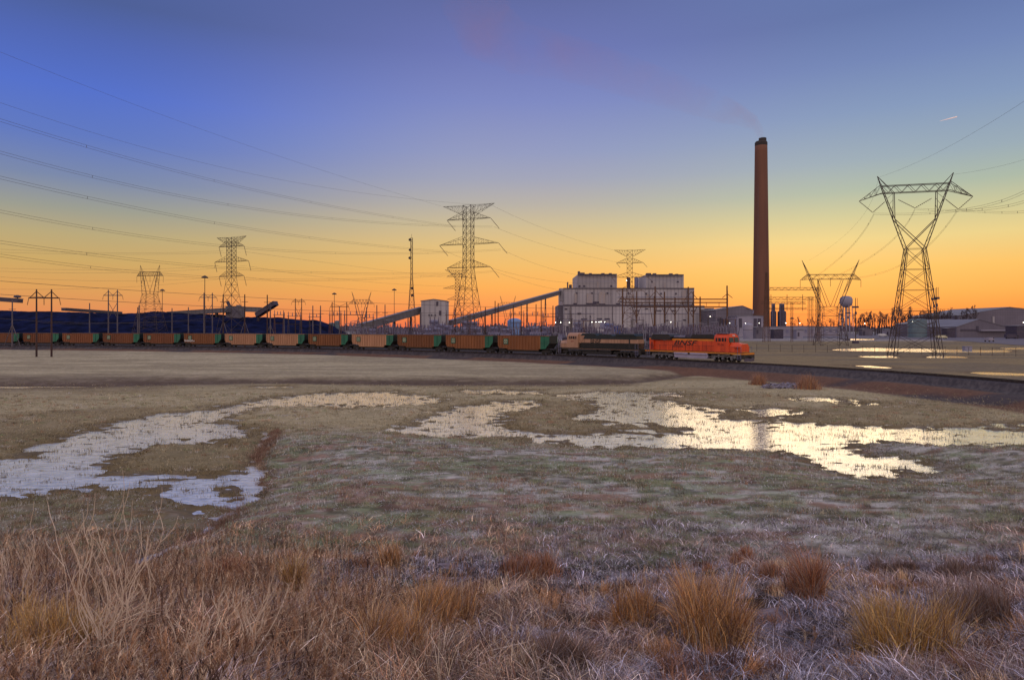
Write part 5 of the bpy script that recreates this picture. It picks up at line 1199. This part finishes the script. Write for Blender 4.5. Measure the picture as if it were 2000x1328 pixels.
# distant bare trees
def bare_tree(seed):
    rg = random.Random(seed); t = thing('bare_tree', None, 'tree'); H = rg.uniform(15, 19)
    trk = MB(); cr_ = MB()
    trk.tube((0, 0, -.5), (0, 0, H * .4), .42, .3, 7)
    def grow(p, d, ln, r, lv):
        q = p + d * ln; (trk if lv < 2 else cr_).tube(p, q, r, r * .65, 4 if lv > 0 else 6, False)
        if lv >= 4: return
        for _ in range(rg.choice([2, 3, 3])):
            e = (d + Vector((rg.uniform(-.5, .5), rg.uniform(-.5, .5), rg.uniform(.1, .7)))).normalized(); grow(q, e, ln * rg.uniform(.58, .8), max(r * .6, .06), lv + 1)
    for f_ in (.12, .24, .36): grow(Vector((0, 0, H * f_)), Vector((rg.uniform(-.22, .22), rg.uniform(-.2, .2), 1)).normalized(), H * .19, .22, 0)
    trk.build('trunk', 'bark', t); cr_.build('crown', 'twig', t); return t
bt_ = [bare_tree(k) for k in range(5)]; cm = tree_map(); used = set(); rg = random.Random(9); x = 1672
spots = []
while x < 1905: spots.append((x, rg.uniform(640, 760), rg.uniform(.85, 1.2))); x += rg.uniform(3.0, 6.5)
x = 1545
while x < 1665: spots.append((x, rg.uniform(1150, 1300), rg.uniform(.8, 1.1))); x += rg.uniform(6, 10)
for px, D, s_ in spots:
    k = rg.randrange(5); o = bt_[k] if k not in used else copy_tree(bt_[k], None, cm); used.add(k)
    o.location = atx(px, D, -1.2); o.rotation_euler = (0, 0, rg.uniform(0, 6)); s_ *= 1.55; o.scale = (s_, s_, s_)
    o['label'] = 'bare tree in the line of trees on the right horizon' if px > 1668 else 'low bare tree on the horizon behind the wide-horned pylon'; o['group'] = 'bare trees on the horizon, right' if px > 1668 else 'bare trees on the horizon, middle'
# distant woods as one mass
rgn = np.random.default_rng(4); n = 5200
th = rgn.uniform(-1.15, 1.15, n); Dw = rgn.uniform(1300, 1700, n); hh = rgn.uniform(5, 13, n) * (.6 + .5 * vnoise(th * 40, th * 0, 3)); X = th * Dw; wdt = rgn.uniform(1.5, 5, n)
V = np.zeros((n, 4, 3)); V[:, 0] = np.stack([X - wdt, Dw, -2 + 0 * X], -1); V[:, 1] = np.stack([X + wdt, Dw + rgn.uniform(-3, 3, n), -2 + 0 * X], -1); V[:, 2] = np.stack([X + wdt * .6, Dw + rgn.uniform(-3, 3, n), hh * .9], -1); V[:, 3] = np.stack([X - wdt * .4, Dw, hh], -1)
tag(np_mesh('distant_woods', V.reshape(-1, 3), np.arange(n * 4).reshape(n, 4), mat('far_woods', (.10, .085, .12), (.14, .10, .13), .05, .95)), 'low dark strip of far-off woods along the horizon', 'woods', kind='stuff')

# contrail
a = at(1835, 237, 6000); b = at(1869, 228.5, 6000)
m = MB(); m.tube((0, 0, 0), (b - a) * .55, .8, 3.6, 8); m.tube((b - a) * .55, b - a, 3.6, 4.4, 8); o = m.build('contrail', 'contrail'); o.location = a; tag(o, 'short bright streak of a contrail high in the right sky', 'contrail')

# smoke
def smoke_mat():
    m = bpy.data.materials.new('smoke'); m.use_nodes = True; n = m.node_tree.nodes; l = m.node_tree.links; n.remove(n['Principled BSDF'])
    v = n.new('ShaderNodeVolumePrincipled'); v.inputs['Color'].default_value = (.86, .46, .42, 1); v.inputs['Anisotropy'].default_value = .2  # reddish scatter colour stands in for the orange glow lighting the smoke
    tcn = n.new('ShaderNodeTexCoord'); no = n.new('ShaderNodeTexNoise'); no.inputs['Scale'].default_value = .022; no.inputs['Detail'].default_value = 3; l.new(tcn.outputs['Object'], no.inputs[0])
    mr = n.new('ShaderNodeMapRange'); mr.inputs[1].default_value = .30; mr.inputs[2].default_value = .85; mr.inputs[4].default_value = .0058; l.new(no.outputs[0], mr.inputs[0]); 
    vl = n.new('ShaderNodeVectorMath'); vl.operation = 'LENGTH'; l.new(tcn.outputs['Object'], vl.inputs[0])
    dr = n.new('ShaderNodeMapRange'); dr.inputs[1].default_value = 0; dr.inputs[2].default_value = 90; dr.inputs[3].default_value = 7; dr.inputs[4].default_value = 1; l.new(vl.outputs['Value'], dr.inputs[0])
    mu = n.new('ShaderNodeMath'); mu.operation = 'MULTIPLY'; l.new(mr.outputs[0], mu.inputs[0]); l.new(dr.outputs[0], mu.inputs[1]); l.new(mu.outputs[0], v.inputs['Density'])
    l.new(v.outputs[0], n['Material Output'].inputs['Volume']); return m
sp0 = at(1488, 276, 640)
pl = [(1487, 272, 640), (1482, 255, 642), (1470, 240, 645), (1445, 228, 650), (1405, 212, 660), (1350, 190, 670), (1270, 165, 690), (1180, 135, 700), (1090, 110, 700), (1010, 95, 700), (950, 60, 700), (930, 10, 700), (940, -60, 700)]
rad = [3, 4.5, 7, 10, 14, 17, 20, 22, 24, 27, 34, 38, 42]
V = []; n = 14
P = [at(*p) - sp0 for p in pl]
for k, p in enumerate(P):
    a = P[min(k + 1, len(P) - 1)] - P[max(0, k - 1)]; q = a.to_track_quat('Z', 'Y')
    for i in range(n): t = 2 * math.pi * i / n; V.append(p + q @ Vector((math.cos(t) * rad[k], math.sin(t) * rad[k], 0)))
F = [(k * n + i, k * n + (i + 1) % n, (k + 1) * n + (i + 1) % n, (k + 1) * n + i) for k in range(len(P) - 1) for i in range(n)] + [tuple(range(n - 1, -1, -1)), tuple((len(P) - 1) * n + i for i in range(n))]
o = MB().add(V, F).build('smoke_plume', smoke_mat(), None, True); o.location = sp0; tag(o, 'faint reddish smoke drifting left from the chimney top', 'smoke', kind='stuff')
# ------------------------------------------------------------------ grass and weeds
rn = np.random.default_rng(11)
def blades(P, h, az, lean, wd, col, segs=3, curl=None):
    n = len(P); curl = np.zeros(n) if curl is None else curl
    dx, dy = np.cos(az), np.sin(az); V = np.zeros((n, segs + 1, 2, 3)); sx, sy = -dy, dx
    fa = rn.uniform(-.6, .6, n); wx, wy = np.cos(fa), np.sin(fa)       # ribbon width axis mostly across the view
    for k in range(segs + 1):
        u = k / segs; off = lean * h * u ** 1.7; z = h * (u * np.sqrt(np.maximum(.05, 1 - np.minimum(lean, .98) ** 2 * u)) - curl * u ** 3)
        sw = wd * (1 - .8 * u) * .5; wob = .025 * h * np.sin(u * 5 + az * 7)
        cx = P[:, 0] + dx * off + wob * sx; cy = P[:, 1] + dy * off + wob * sy; cz = P[:, 2] + z - .02
        V[:, k, 0] = np.stack([cx - wx * sw, cy - wy * sw, cz], -1); V[:, k, 1] = np.stack([cx + wx * sw, cy + wy * sw, cz], -1)
    b = (np.arange(n) * (segs + 1) * 2)[:, None]; Qs = []
    for k in range(segs): Qs.append(np.concatenate([b + 2 * k, b + 2 * k + 1, b + 2 * k + 3, b + 2 * k + 2], 1))
    return V.reshape(-1, 3), np.concatenate(Qs), np.repeat(col, (segs + 1) * 2, 0)
M['grass'] = mat('grass_blades', (1, 1, 1), (.8, .8, .8), 2, .9, attr='tint', spec=.12)
def pal(cols, n, w_=None, var=.25):
    c = np.array(cols)[rn.choice(len(cols), n, p=w_)]; return c * rn.uniform(1 - var, 1 + var, (n, 1))
# frosted short turf of the middle field
n = 330000
D = np.exp(rn.uniform(np.log(15), np.log(88), n)); X = rn.uniform(-.92, .92, n) * D
z, d, sd, sdn, sf, sfn, ter, bk, rz, xe = terrain(X, D, True)
cl = fbm(X / .9, D / .5, 201, 3)
keep = (cl > .40 + .25 * ss(D, 50, 85)) & (sdn > .1) & (d < -8); X, D, z, xe, cl, sdn = X[keep], D[keep], z[keep], xe[keep], cl[keep], sdn[keep]; n = len(X)
sc_ = (D / 30) ** .6
g_ = fbm(X / 3, D / 1.6, 101, 4); g3 = fbm(X / 12, D / 8, 121, 3); fr = (ss(D + (g3 - .5) * 14, 50, 40) * np.where(xe < 0, ss(D, 34, 26), 1))[:, None]
c_ol = pal([(.40, .32, .18), (.30, .23, .12), (.52, .43, .28)], n); c_fr = pal([(.36, .35, .26), (.54, .52, .54), (.36, .22, .15), (.26, .33, .17), (.68, .64, .62)], n, [.3, .25, .2, .13, .12])
V, Q, c = blades(np.stack([X, D, z], -1), rn.uniform(.05, .15, n) * sc_ * (.7 + cl), rn.uniform(0, 6.28, n), rn.uniform(.6, 1.9, n), rn.uniform(.012, .026, n) * sc_, (c_ol * (1 - fr) + c_fr * fr) * np.exp(rn.normal(0, .28, (n, 1))), 2)
tag(np_mesh('field_grass', V, Q, 'grass', c), 'short frosted grass covering the wet field', 'grass', kind='stuff')
# tussocks
nc_ = 5200; Dt = np.exp(rn.uniform(np.log(20), np.log(75), nc_)); Xt = rn.uniform(-.85, .85, nc_) * Dt; ne = 300; De = rn.uniform(22.5, 47, ne)
xe_ = np.interp(De, [20, 24, 30, 38, 46, 52], [-11.5, -10.5, -11.3, -14.2, -16.2, -17]) + rn.normal(-.3, .16, ne)
Dt = np.concatenate([Dt, De]); Xt = np.concatenate([Xt, xe_]); ed = np.arange(len(Dt)) >= nc_
zt_, dt_, sd_, sdn_, *_ = terrain(Xt, Dt, True); kp = ((sdn_ > .6) | ed) & (zt_ > WZ) & (dt_ < -14) & (ed | (fbm(Xt / 4, Dt / 4, 271, 2) > .42)); Dt, Xt, ed = Dt[kp], Xt[kp], ed[kp]
kb = 34; idx = np.repeat(np.arange(len(Dt)), kb); rad_ = (rn.uniform(.08, .30, len(Dt)) * (Dt / 35) ** .3)[idx]; x = Xt[idx] + rn.normal(0, 1, len(idx)) * rad_; y = Dt[idx] + rn.normal(0, .7, len(idx)) * rad_
cb_ = pal([(.46, .40, .27), (.30, .34, .18), (.40, .23, .15), (.60, .56, .52), (.16, .13, .09)], len(Dt), [.28, .2, .22, .15, .15]); cb_[ed] = pal([(.30, .17, .12), (.20, .11, .08), (.38, .28, .2)], int(ed.sum()))
V, Q, c = blades(np.stack([x, y, terrain(x, y)], -1), rn.uniform(.08, .24, len(idx)) * np.where(ed[idx], 1.4, 1.0), rn.uniform(0, 6.28, len(idx)), rn.uniform(.1, 1.1, len(idx)), rn.uniform(.008, .018, len(idx)) * (Dt[idx] / 30) ** .6, cb_[idx] * np.exp(rn.normal(0, .3, (len(idx), 1))), 2)
tag(np_mesh('field_tussocks', V, Q, 'grass', c), 'small mixed tussocks dotted over the frosted field', 'grass', kind='stuff')
# sparse tufts standing out of the ponds
n = 150000
D = np.exp(rn.uniform(np.log(27), np.log(82), n)); X = rn.uniform(-.9, .9, n) * D
z, d, sd, sdn, *_ = terrain(X, D, True); cl = fbm(X / .8, D / .45, 211, 3)
keep = (sdn < 1.3) & (sd > -7) & (z > WZ - .045) & (cl > .46); X, D, z, cl = X[keep], D[keep], z[keep], cl[keep]; n = len(X)
V, Q, c = blades(np.stack([X, D, np.maximum(z, WZ - .02)], -1), rn.uniform(.06, .2, n) * (D / 40) ** .5, rn.uniform(0, 6.28, n), rn.uniform(.1, .6, n), rn.uniform(.015, .03, n) * (D / 30) ** .6, pal([(.16, .12, .06), (.09, .08, .05), (.26, .2, .1), (.34, .27, .15)], n), 2)
tag(np_mesh('marsh_tufts', V, Q, 'grass', c), 'dark tufts of grass standing in the icy ponds', 'grass', kind='stuff')
# matted dry grass of the bank
n = 300000
D = np.exp(rn.uniform(np.log(3.0), np.log(24), n)); X = rn.uniform(-.9, .9, n) * (D + .6)
z, d, sd, sdn, sf, sfn, ter, bk, rz, xe = terrain(X, D, True)
cl = fbm(X / .8, D / .8, 221, 3); big = fbm(X / 2.4, D / 2.4, 231, 3); lp = X / D
keep = (bk > -.3 - rn.random(n)) & (cl > .36); X, D, z, cl, big, lp = [a[keep] for a in (X, D, z, cl, big, lp)]; n = len(X)
red = ss(big, .47, .62)[:, None] * (.85 - .35 * ss(lp, -.05, .3)[:, None]); left = ss(-lp, .05, .35)[:, None]
cfr = pal([(.38, .34, .40), (.62, .56, .64), (.20, .16, .18), (.08, .065, .08), (.38, .29, .25)], n, [.25, .15, .25, .2, .15])
crd = pal([(.48, .28, .16), (.25, .13, .08), (.66, .48, .30), (.11, .06, .045), (.54, .42, .33)], n, [.28, .27, .15, .18, .12])
mixr = np.clip(red + left * .6, 0, 1); c0 = cfr * (1 - mixr) + crd * mixr
hgt = rn.uniform(.08, .30, n) * (.5 + .9 * cl) * (1 + 1.1 * red[:, 0] * (rn.random(n) < .4) + .6 * left[:, 0] * ss(D, 20, 12))
lean = np.where(rn.random(n) < .72, rn.uniform(.8, 2.1, n), rn.uniform(.1, .6, n))
flow = fbm(X / 1.3, D / 1.3, 251, 2) * 19 + rn.normal(0, .55, n)
c0 = 1.28 * c0 * np.exp(rn.normal(0, .42, (n, 1)) + (fbm(X / .45, D / .45, 261, 2)[:, None] - .5) * 1.6)
hgt = hgt * np.where(lean > .75, 1.25, .8)
V, Q, c = blades(np.stack([X, D, z], -1), hgt, np.where(rn.random(n) < .75, flow, rn.uniform(0, 6.28, n)), lean, rn.uniform(.003, .008, n) * (1 + D / 14), c0, 3, rn.uniform(0, .35, n))
tag(np_mesh('dry_bank_grass', V, Q, 'grass', c), 'matted dry grass and frost covering the near bank', 'grass', kind='stuff')
# upright rusty weeds of the bank, a thicket at the left
n = 15000
D = np.exp(rn.uniform(np.log(4.0), np.log(18.5), n)); X = rn.uniform(-.95, .95, n) * (D + 1); lp = X / D
den = fbm(X / 1.3, D / 1.3, 241, 3); z = terrain(X, D)
keep = (den > .50 - .17 * ss(-lp, -.05, .4) + .06 * ss(lp, 0, .5)) & (rn.random(n) < .15 + .85 * ss(-lp, -.15, .35)); X, D, z, lp = [a[keep] for a in (X, D, z, lp)]; n = len(X)
hh = rn.uniform(.3, 1.0, n) * (.5 + .85 * ss(-lp, 0, .45)) * (.38 + .62 * ss(D, 6.5, 11)); az = rn.uniform(0, 6.28, n); ln_ = rn.uniform(.05, .4, n)
cs = pal([(.44, .25, .14), (.25, .14, .085), (.68, .50, .34), (.07, .04, .035)], n, [.34, .25, .24, .17])
V1, Q1, c1 = blades(np.stack([X, D, z], -1), hh, az, ln_, rn.uniform(.004, .009, n), cs, 4)
k = 22; idx = np.repeat(np.arange(n), k); u = rn.uniform(.45, 1, len(idx)); off = ln_[idx] * hh[idx] * u ** 1.7
zz_ = hh[idx] * (u * np.sqrt(np.maximum(.05, 1 - ln_[idx] ** 2 * u)))
PP = np.stack([X[idx] + np.cos(az[idx]) * off, D[idx] + np.sin(az[idx]) * off, z[idx] + zz_], -1)
V2, Q2, c2 = blades(PP, rn.uniform(.03, .12, len(idx)), rn.uniform(0, 6.28, len(idx)), rn.uniform(.3, 1.2, len(idx)), rn.uniform(.003, .008, len(idx)), cs[idx] * rn.uniform(.8, 1.35, (len(idx), 1)), 2)
tag(np_mesh('rusty_weeds', np.concatenate([V1, V2]), np.concatenate([Q1, Q2 + len(V1)]), 'grass', 1.2 * np.concatenate([c1, c2])), 'thicket of rusty brown dead weeds, thickest at lower left', 'weeds', kind='stuff')

def bank_pt(px, py):                   # a point on the bank seen at this pixel
    D = 2470 / (py - 966)
    for _ in range(12): D = .5 * D + .5 * FPX * (EYE - gz((px - 1000) / FPX * D, D)) / (py - YH)
    x = (px - 1000) / FPX * D; return Vector((x, D, gz(x, D)))
# small tufts between the large clumps
nt_ = 520; Dt = np.exp(rn.uniform(np.log(5), np.log(20.5), nt_)); Xt = rn.uniform(-.9, .9, nt_) * Dt; kp = fbm(Xt / 2.2, Dt / 2.2, 281, 2) > .44; Dt, Xt = Dt[kp], Xt[kp]; kb = 150
idx = np.repeat(np.arange(len(Dt)), kb); rad_ = rn.uniform(.05, .22, len(Dt))[idx]; x = Xt[idx] + rn.normal(0, 1, len(idx)) * rad_; y = Dt[idx] + rn.normal(0, .8, len(idx)) * rad_; z = terrain(x, y)
Ht = rn.uniform(.16, .46, len(Dt)); la = rn.uniform(0, 6.28, len(Dt)); ll = rn.uniform(0, .7, len(Dt))
cb_ = pal([(.52, .27, .13), (.36, .17, .09), (.66, .46, .28), (.20, .10, .07), (.48, .40, .42)], len(Dt), [.3, .22, .2, .16, .12])
V, Q, c = blades(np.stack([x, y, z], -1), Ht[idx] * rn.uniform(.3, 1.0, len(idx)), la[idx] + rn.normal(0, .9, len(idx)), ll[idx] + np.abs(rn.normal(0, .25, len(idx))), rn.uniform(.0025, .006, len(idx)) * (1 + Dt[idx] / 12), 1.15 * cb_[idx] * np.exp(rn.normal(0, .35, (len(idx), 1))), 3, rn.uniform(0, .25, len(idx)))
tag(np_mesh('bank_tufts', V, Q, 'grass', c), 'loose straw and rust tufts scattered over the near bank', 'grass', kind='stuff')
# distinct grass clumps
CL = [(1395, 1262, 178, 150, 'o', 'large orange clump of dry grass right of the thin tall stalk'), (1572, 1172, 130, 66, 'r', 'tall narrow red-orange grass clump on the bank, right of centre'), (1760, 1285, 165, 170, 'y', 'broad amber grass clump at lower right'), (1905, 1225, 110, 120, 'd', 'dark brown grass clump at the right edge of the bank'),
 (1235, 1225, 105, 90, 'o', 'orange-brown grass clump left of the thin tall stalk'), (1040, 1125, 70, 110, 'r', 'low rusty clump at the top of the bank, centre'), (762, 1115, 75, 36, 'o', 'small upright clump on the bank edge left of centre'), (578, 1165, 105, 34, 'y', 'narrow amber clump left of the bare pale shrubs end'), (1452, 1100, 42, 56, 'r', 'small round rusty clump at the bank edge above the large orange one'),
 (1500, 1135, 50, 46, 'r', 'small rusty clump between the two tall orange clumps'), (870, 1230, 120, 110, 'o', 'tan grass clump in the lower middle of the bank'), (1745, 1120, 45, 90, 'd', 'dull brown hummock at the bank edge, right'), (1880, 1125, 50, 110, 'd', 'dull brown hummock near the right edge of the bank'), (760, 1290, 150, 150, 'o', 'tan and rust grass clump at the bottom left of centre'), (440, 1150, 100, 60, 'r', 'rusty clump behind the bare pale shrubs'), (100, 1290, 150, 200, 'y', 'yellowish tangled clump in the lower left corner'), (1105, 1310, 90, 120, 'd', 'dark tangled clump at the bottom middle')]
PALS = {'o': [(.58, .30, .11), (.38, .18, .07), (.74, .48, .24), (.20, .10, .05)], 'r': [(.44, .19, .09), (.28, .11, .06), (.52, .30, .17), (.16, .07, .05)], 'y': [(.54, .31, .09), (.38, .2, .065), (.68, .47, .2), (.20, .12, .05)], 'd': [(.18, .09, .055), (.13, .07, .05), (.24, .15, .10), (.2, .15, .15)]}
for px, py, hp, wp, k, nm in CL:
    p = bank_pt(px, py); D = p.y; H = hp / FPX * D; Rr = wp / 2 / FPX * D; n = int(1500 * min(2.0, wp / 80 + .3))
    n = int(n * 1.5); Rr *= 1.15; ns = 7 + int(wp / 12); sa = rn.uniform(0, 6.28, ns); sr = Rr * .75 * np.sqrt(rn.random(ns)); sh = rn.uniform(.4, 1.12, ns); sl_n = rn.uniform(0, .30, ns); sz = rn.uniform(0, 6.28, ns)
    q = rn.integers(0, ns, n); x = p.x + sr[q] * np.cos(sa[q]) + rn.normal(0, Rr * .13, n); y = p.y + sr[q] * np.sin(sa[q]) * .8 + rn.normal(0, Rr * .13, n); z = terrain(x, y)
    hh_ = H * sh[q] * rn.uniform(.25, 1.0, n) ** .7; azz = np.where(rn.random(n) < .55, sz[q] + rn.normal(0, .5, n), rn.uniform(0, 6.28, n)); le = sl_n[q] + np.abs(rn.normal(0, .22, n)) + (rn.random(n) < .15) * rn.uniform(.3, .9, n)
    cc_ = 1.3 * pal(PALS[k], n, None, .35); fz_ = rn.random(n) < .18; cc_ *= np.exp(rn.normal(0, .3, (n, 1))); cc_[fz_] = pal([(.42, .36, .38), (.5, .42, .36)], int(fz_.sum()))
    V, Q, c = blades(np.stack([x - p.x, y - p.y, z - p.z], -1), hh_, azz, le, rn.uniform(.0022, .0055, n) * (1 + D / 12), cc_, 4, rn.uniform(0, .2, n))
    o = np_mesh('grass_clump', V, Q, 'grass', c); o.location = p; tag(o, nm, 'grass clump', 'tall dry grass clumps on the bank')
# brushy orange grass beside the gravel at the right
for px, y, hp, wp, nm in ((1482, 752, 24, 30, 'small orange reed clump by the gravel bank under the locomotive front'), (1578, 762, 32, 44, 'larger orange reed clump by the gravel bank right of the locomotive')):
    D = 86 if px < 1500 else 80; x0 = (px - 1000) / FPX * D; z0 = gz(x0, D); H = hp / FPX * D; Rr = wp / 2 / FPX * D; n = 1100
    x = rn.normal(0, Rr * .62, n); y = rn.normal(0, Rr * .5, n); q = np.exp(-(x / Rr) ** 2); xx = x + x0; zt_ = terrain(xx, y + D) - z0
    V, Q, c = blades(np.stack([x, y, zt_], -1), H * q * rn.uniform(.25, 1.15, n), rn.uniform(0, 6.28, n), rn.uniform(0, .7, n), rn.uniform(.012, .03, n), pal([(.45, .18, .08), (.26, .11, .06), (.55, .33, .18), (.30, .22, .2)], n), 3)
    o = np_mesh('reed_clump', V, Q, 'grass', c); o.location = (x0, D, z0); tag(o, nm, 'reeds', 'orange reeds beside the gravel')
n = 700; rk = MB(); rg = random.Random(8)
for i in range(n):
    D = rg.uniform(80, 87); px = rg.uniform(1490, 1580); x = (px - 1000) / FPX * D; z = gz(x, D); s_ = rg.uniform(.1, .32)
    rk.add([(x + s_ * rg.uniform(-1, 1), D + s_ * rg.uniform(-1, 1), z + s_ * rg.uniform(-.2, .9)) for _ in range(4)], [(0, 1, 2), (0, 2, 3), (0, 3, 1), (1, 3, 2)])
tag(rk.build('riprap_rocks', mat('riprap', (.30, .27, .33), (.16, .13, .16), 2, .9)), 'heap of pale broken rocks beside the gravel bank', 'rocks', kind='stuff')

# bare pale shrubs and stalks
M['twig_pale'] = mat('pale_twig', (.82, .66, .50), (.6, .44, .31), 6, .8); M['twig_dark'] = mat('dark_twig', (.10, .045, .035), (.16, .08, .05), 6, .8); M['twig_gold'] = mat('gold_twig', (.52, .33, .12), (.4, .22, .09), 6, .8)
def shrub(label, px, py, hp, spread, nst, mm, seed, r0=.006):
    rg = random.Random(seed); p = bank_pt(px, py); H = hp / FPX * p.y
    t = thing('bare_shrub', label, 'shrub', p, 0, 'bare shrubs on the bank'); st = MB(); tw = MB()
    for k in range(nst):
        a = rg.uniform(-1, 1) * spread; b = rg.uniform(-.35, .35); pts = [Vector((rg.uniform(-.05, .05), rg.uniform(-.05, .05), -.05))]; d_ = Vector((a, b, 1)).normalized(); n = 12; hh = H * rg.uniform(.55, 1.02); ph = rg.uniform(0, 6)
        for i in range(n):
            d2 = (d_ + Vector((math.sin(ph + i * .8) * .42, math.cos(ph * 2 + i * .6) * .16, .12))).normalized(); pts.append(pts[-1] + d2 * hh / n * 1.08); d_ = (d_ * .75 + d2 * .25 + Vector((rg.uniform(-.09, .09), rg.uniform(-.06, .06), .03))).normalized()
            if i > 3 and rg.random() < .42:
                q = [pts[-1]]; e = (d_ + Vector((rg.choice((-1, 1)) * rg.uniform(.35, .9), rg.uniform(-.3, .3), .1))).normalized(); m_ = rg.randint(4, 8)
                for j in range(m_): q.append(q[-1] + e * hh / n * .55); e = (e + Vector((rg.uniform(-.2, .2), rg.uniform(-.15, .15), .16))).normalized()
                tw.path(q, r0 * .5, r0 * .2, 4)
        st.path(pts, r0, r0 * .3, 4)
    st.build('stems', mm, t); tw.build('twigs', mm, t); return t
shrub('tall bare shrub with pale wavy stems at lower left', 190, 1310, 280, .55, 14, 'twig_pale', 21, .0085)
shrub('pale bare shrub whose longest stem rises highest at left', 240, 1300, 300, .35, 9, 'twig_pale', 5, .0075)
shrub('whitish bare twigs at the left edge of the bank', 30, 1240, 210, .5, 9, 'twig_pale', 33, .0075)
shrub('bare shrub with curved light branches left of the bottom centre', 370, 1322, 190, .8, 9, 'twig_pale', 41, .008)
shrub('golden tangled bare shrub in the lower left corner', 60, 1322, 170, .9, 14, 'twig_gold', 51, .009)
shrub('slender pale stems between the left shrubs and the centre', 480, 1315, 200, .4, 8, 'twig_pale', 61, .008)
shrub('dark forked bare shrub below the large orange clump', 1440, 1300, 150, .5, 5, 'twig_dark', 71, .006)
shrub('reddish dark bare stems rising left of centre', 355, 1270, 230, .3, 6, 'twig_dark', 81, .005)
shrub('dark bare stems standing at the far lower right', 1850, 1300, 190, .6, 6, 'twig_dark', 91, .004)
shrub('grey-brown bare stems behind the left edge twigs', 110, 1200, 170, .5, 8, 'twig_dark', 101, .005)
def stalk(label, pts, r, mm):
    p0 = bank_pt(*pts[0]); D = p0.y; P = [Vector((0, 0, -.03))] + [Vector(((px - pts[0][0]) / FPX * D, i * .04, -(py - pts[0][1]) / FPX * D)) for i, (px, py) in enumerate(pts[1:], 1)]
    o = thing('dead_stalk', label, 'stalk', p0, 0, 'single dead stalks on the bank'); P = qpath(P, 16) if len(P) < 6 else P
    MB().path(P, r, r * .4, 5).build('stem', mm, o); b = MB(); rg = random.Random(int(pts[0][0]))
    for q in (P[8:] if mm == 'twig_dark' else P[-3:]):
        for _ in range(2): e = Vector((rg.uniform(-1, 1), rg.uniform(-.5, .5), rg.uniform(.2, 1))).normalized() * .05; b.tube(q, q + e, r * .6, r * .2, 4)
    b.build('seed_heads', mm, o)
stalk('thin dark upright stalk standing taller than the grass right of centre', [(1278, 1245), (1286, 1140), (1295, 1045)], .006, 'twig_dark')
stalk('long golden stalk arching over the lower right grass', [(1895, 1326), (1800, 1232), (1672, 1207)], .006, 'twig_gold')
stalk('pale stalk leaning across the lower left of centre', [(445, 1322), (520, 1240), (558, 1150)], .006, 'twig_pale')
stalk('pale slender stalk rising before the middle grass', [(680, 1322), (688, 1270), (700, 1236)], .006, 'twig_pale')
stalk('short dark leaning stub on the frosted field edge', [(1363, 1086), (1368, 1072), (1375, 1060)], .012, 'twig_dark')
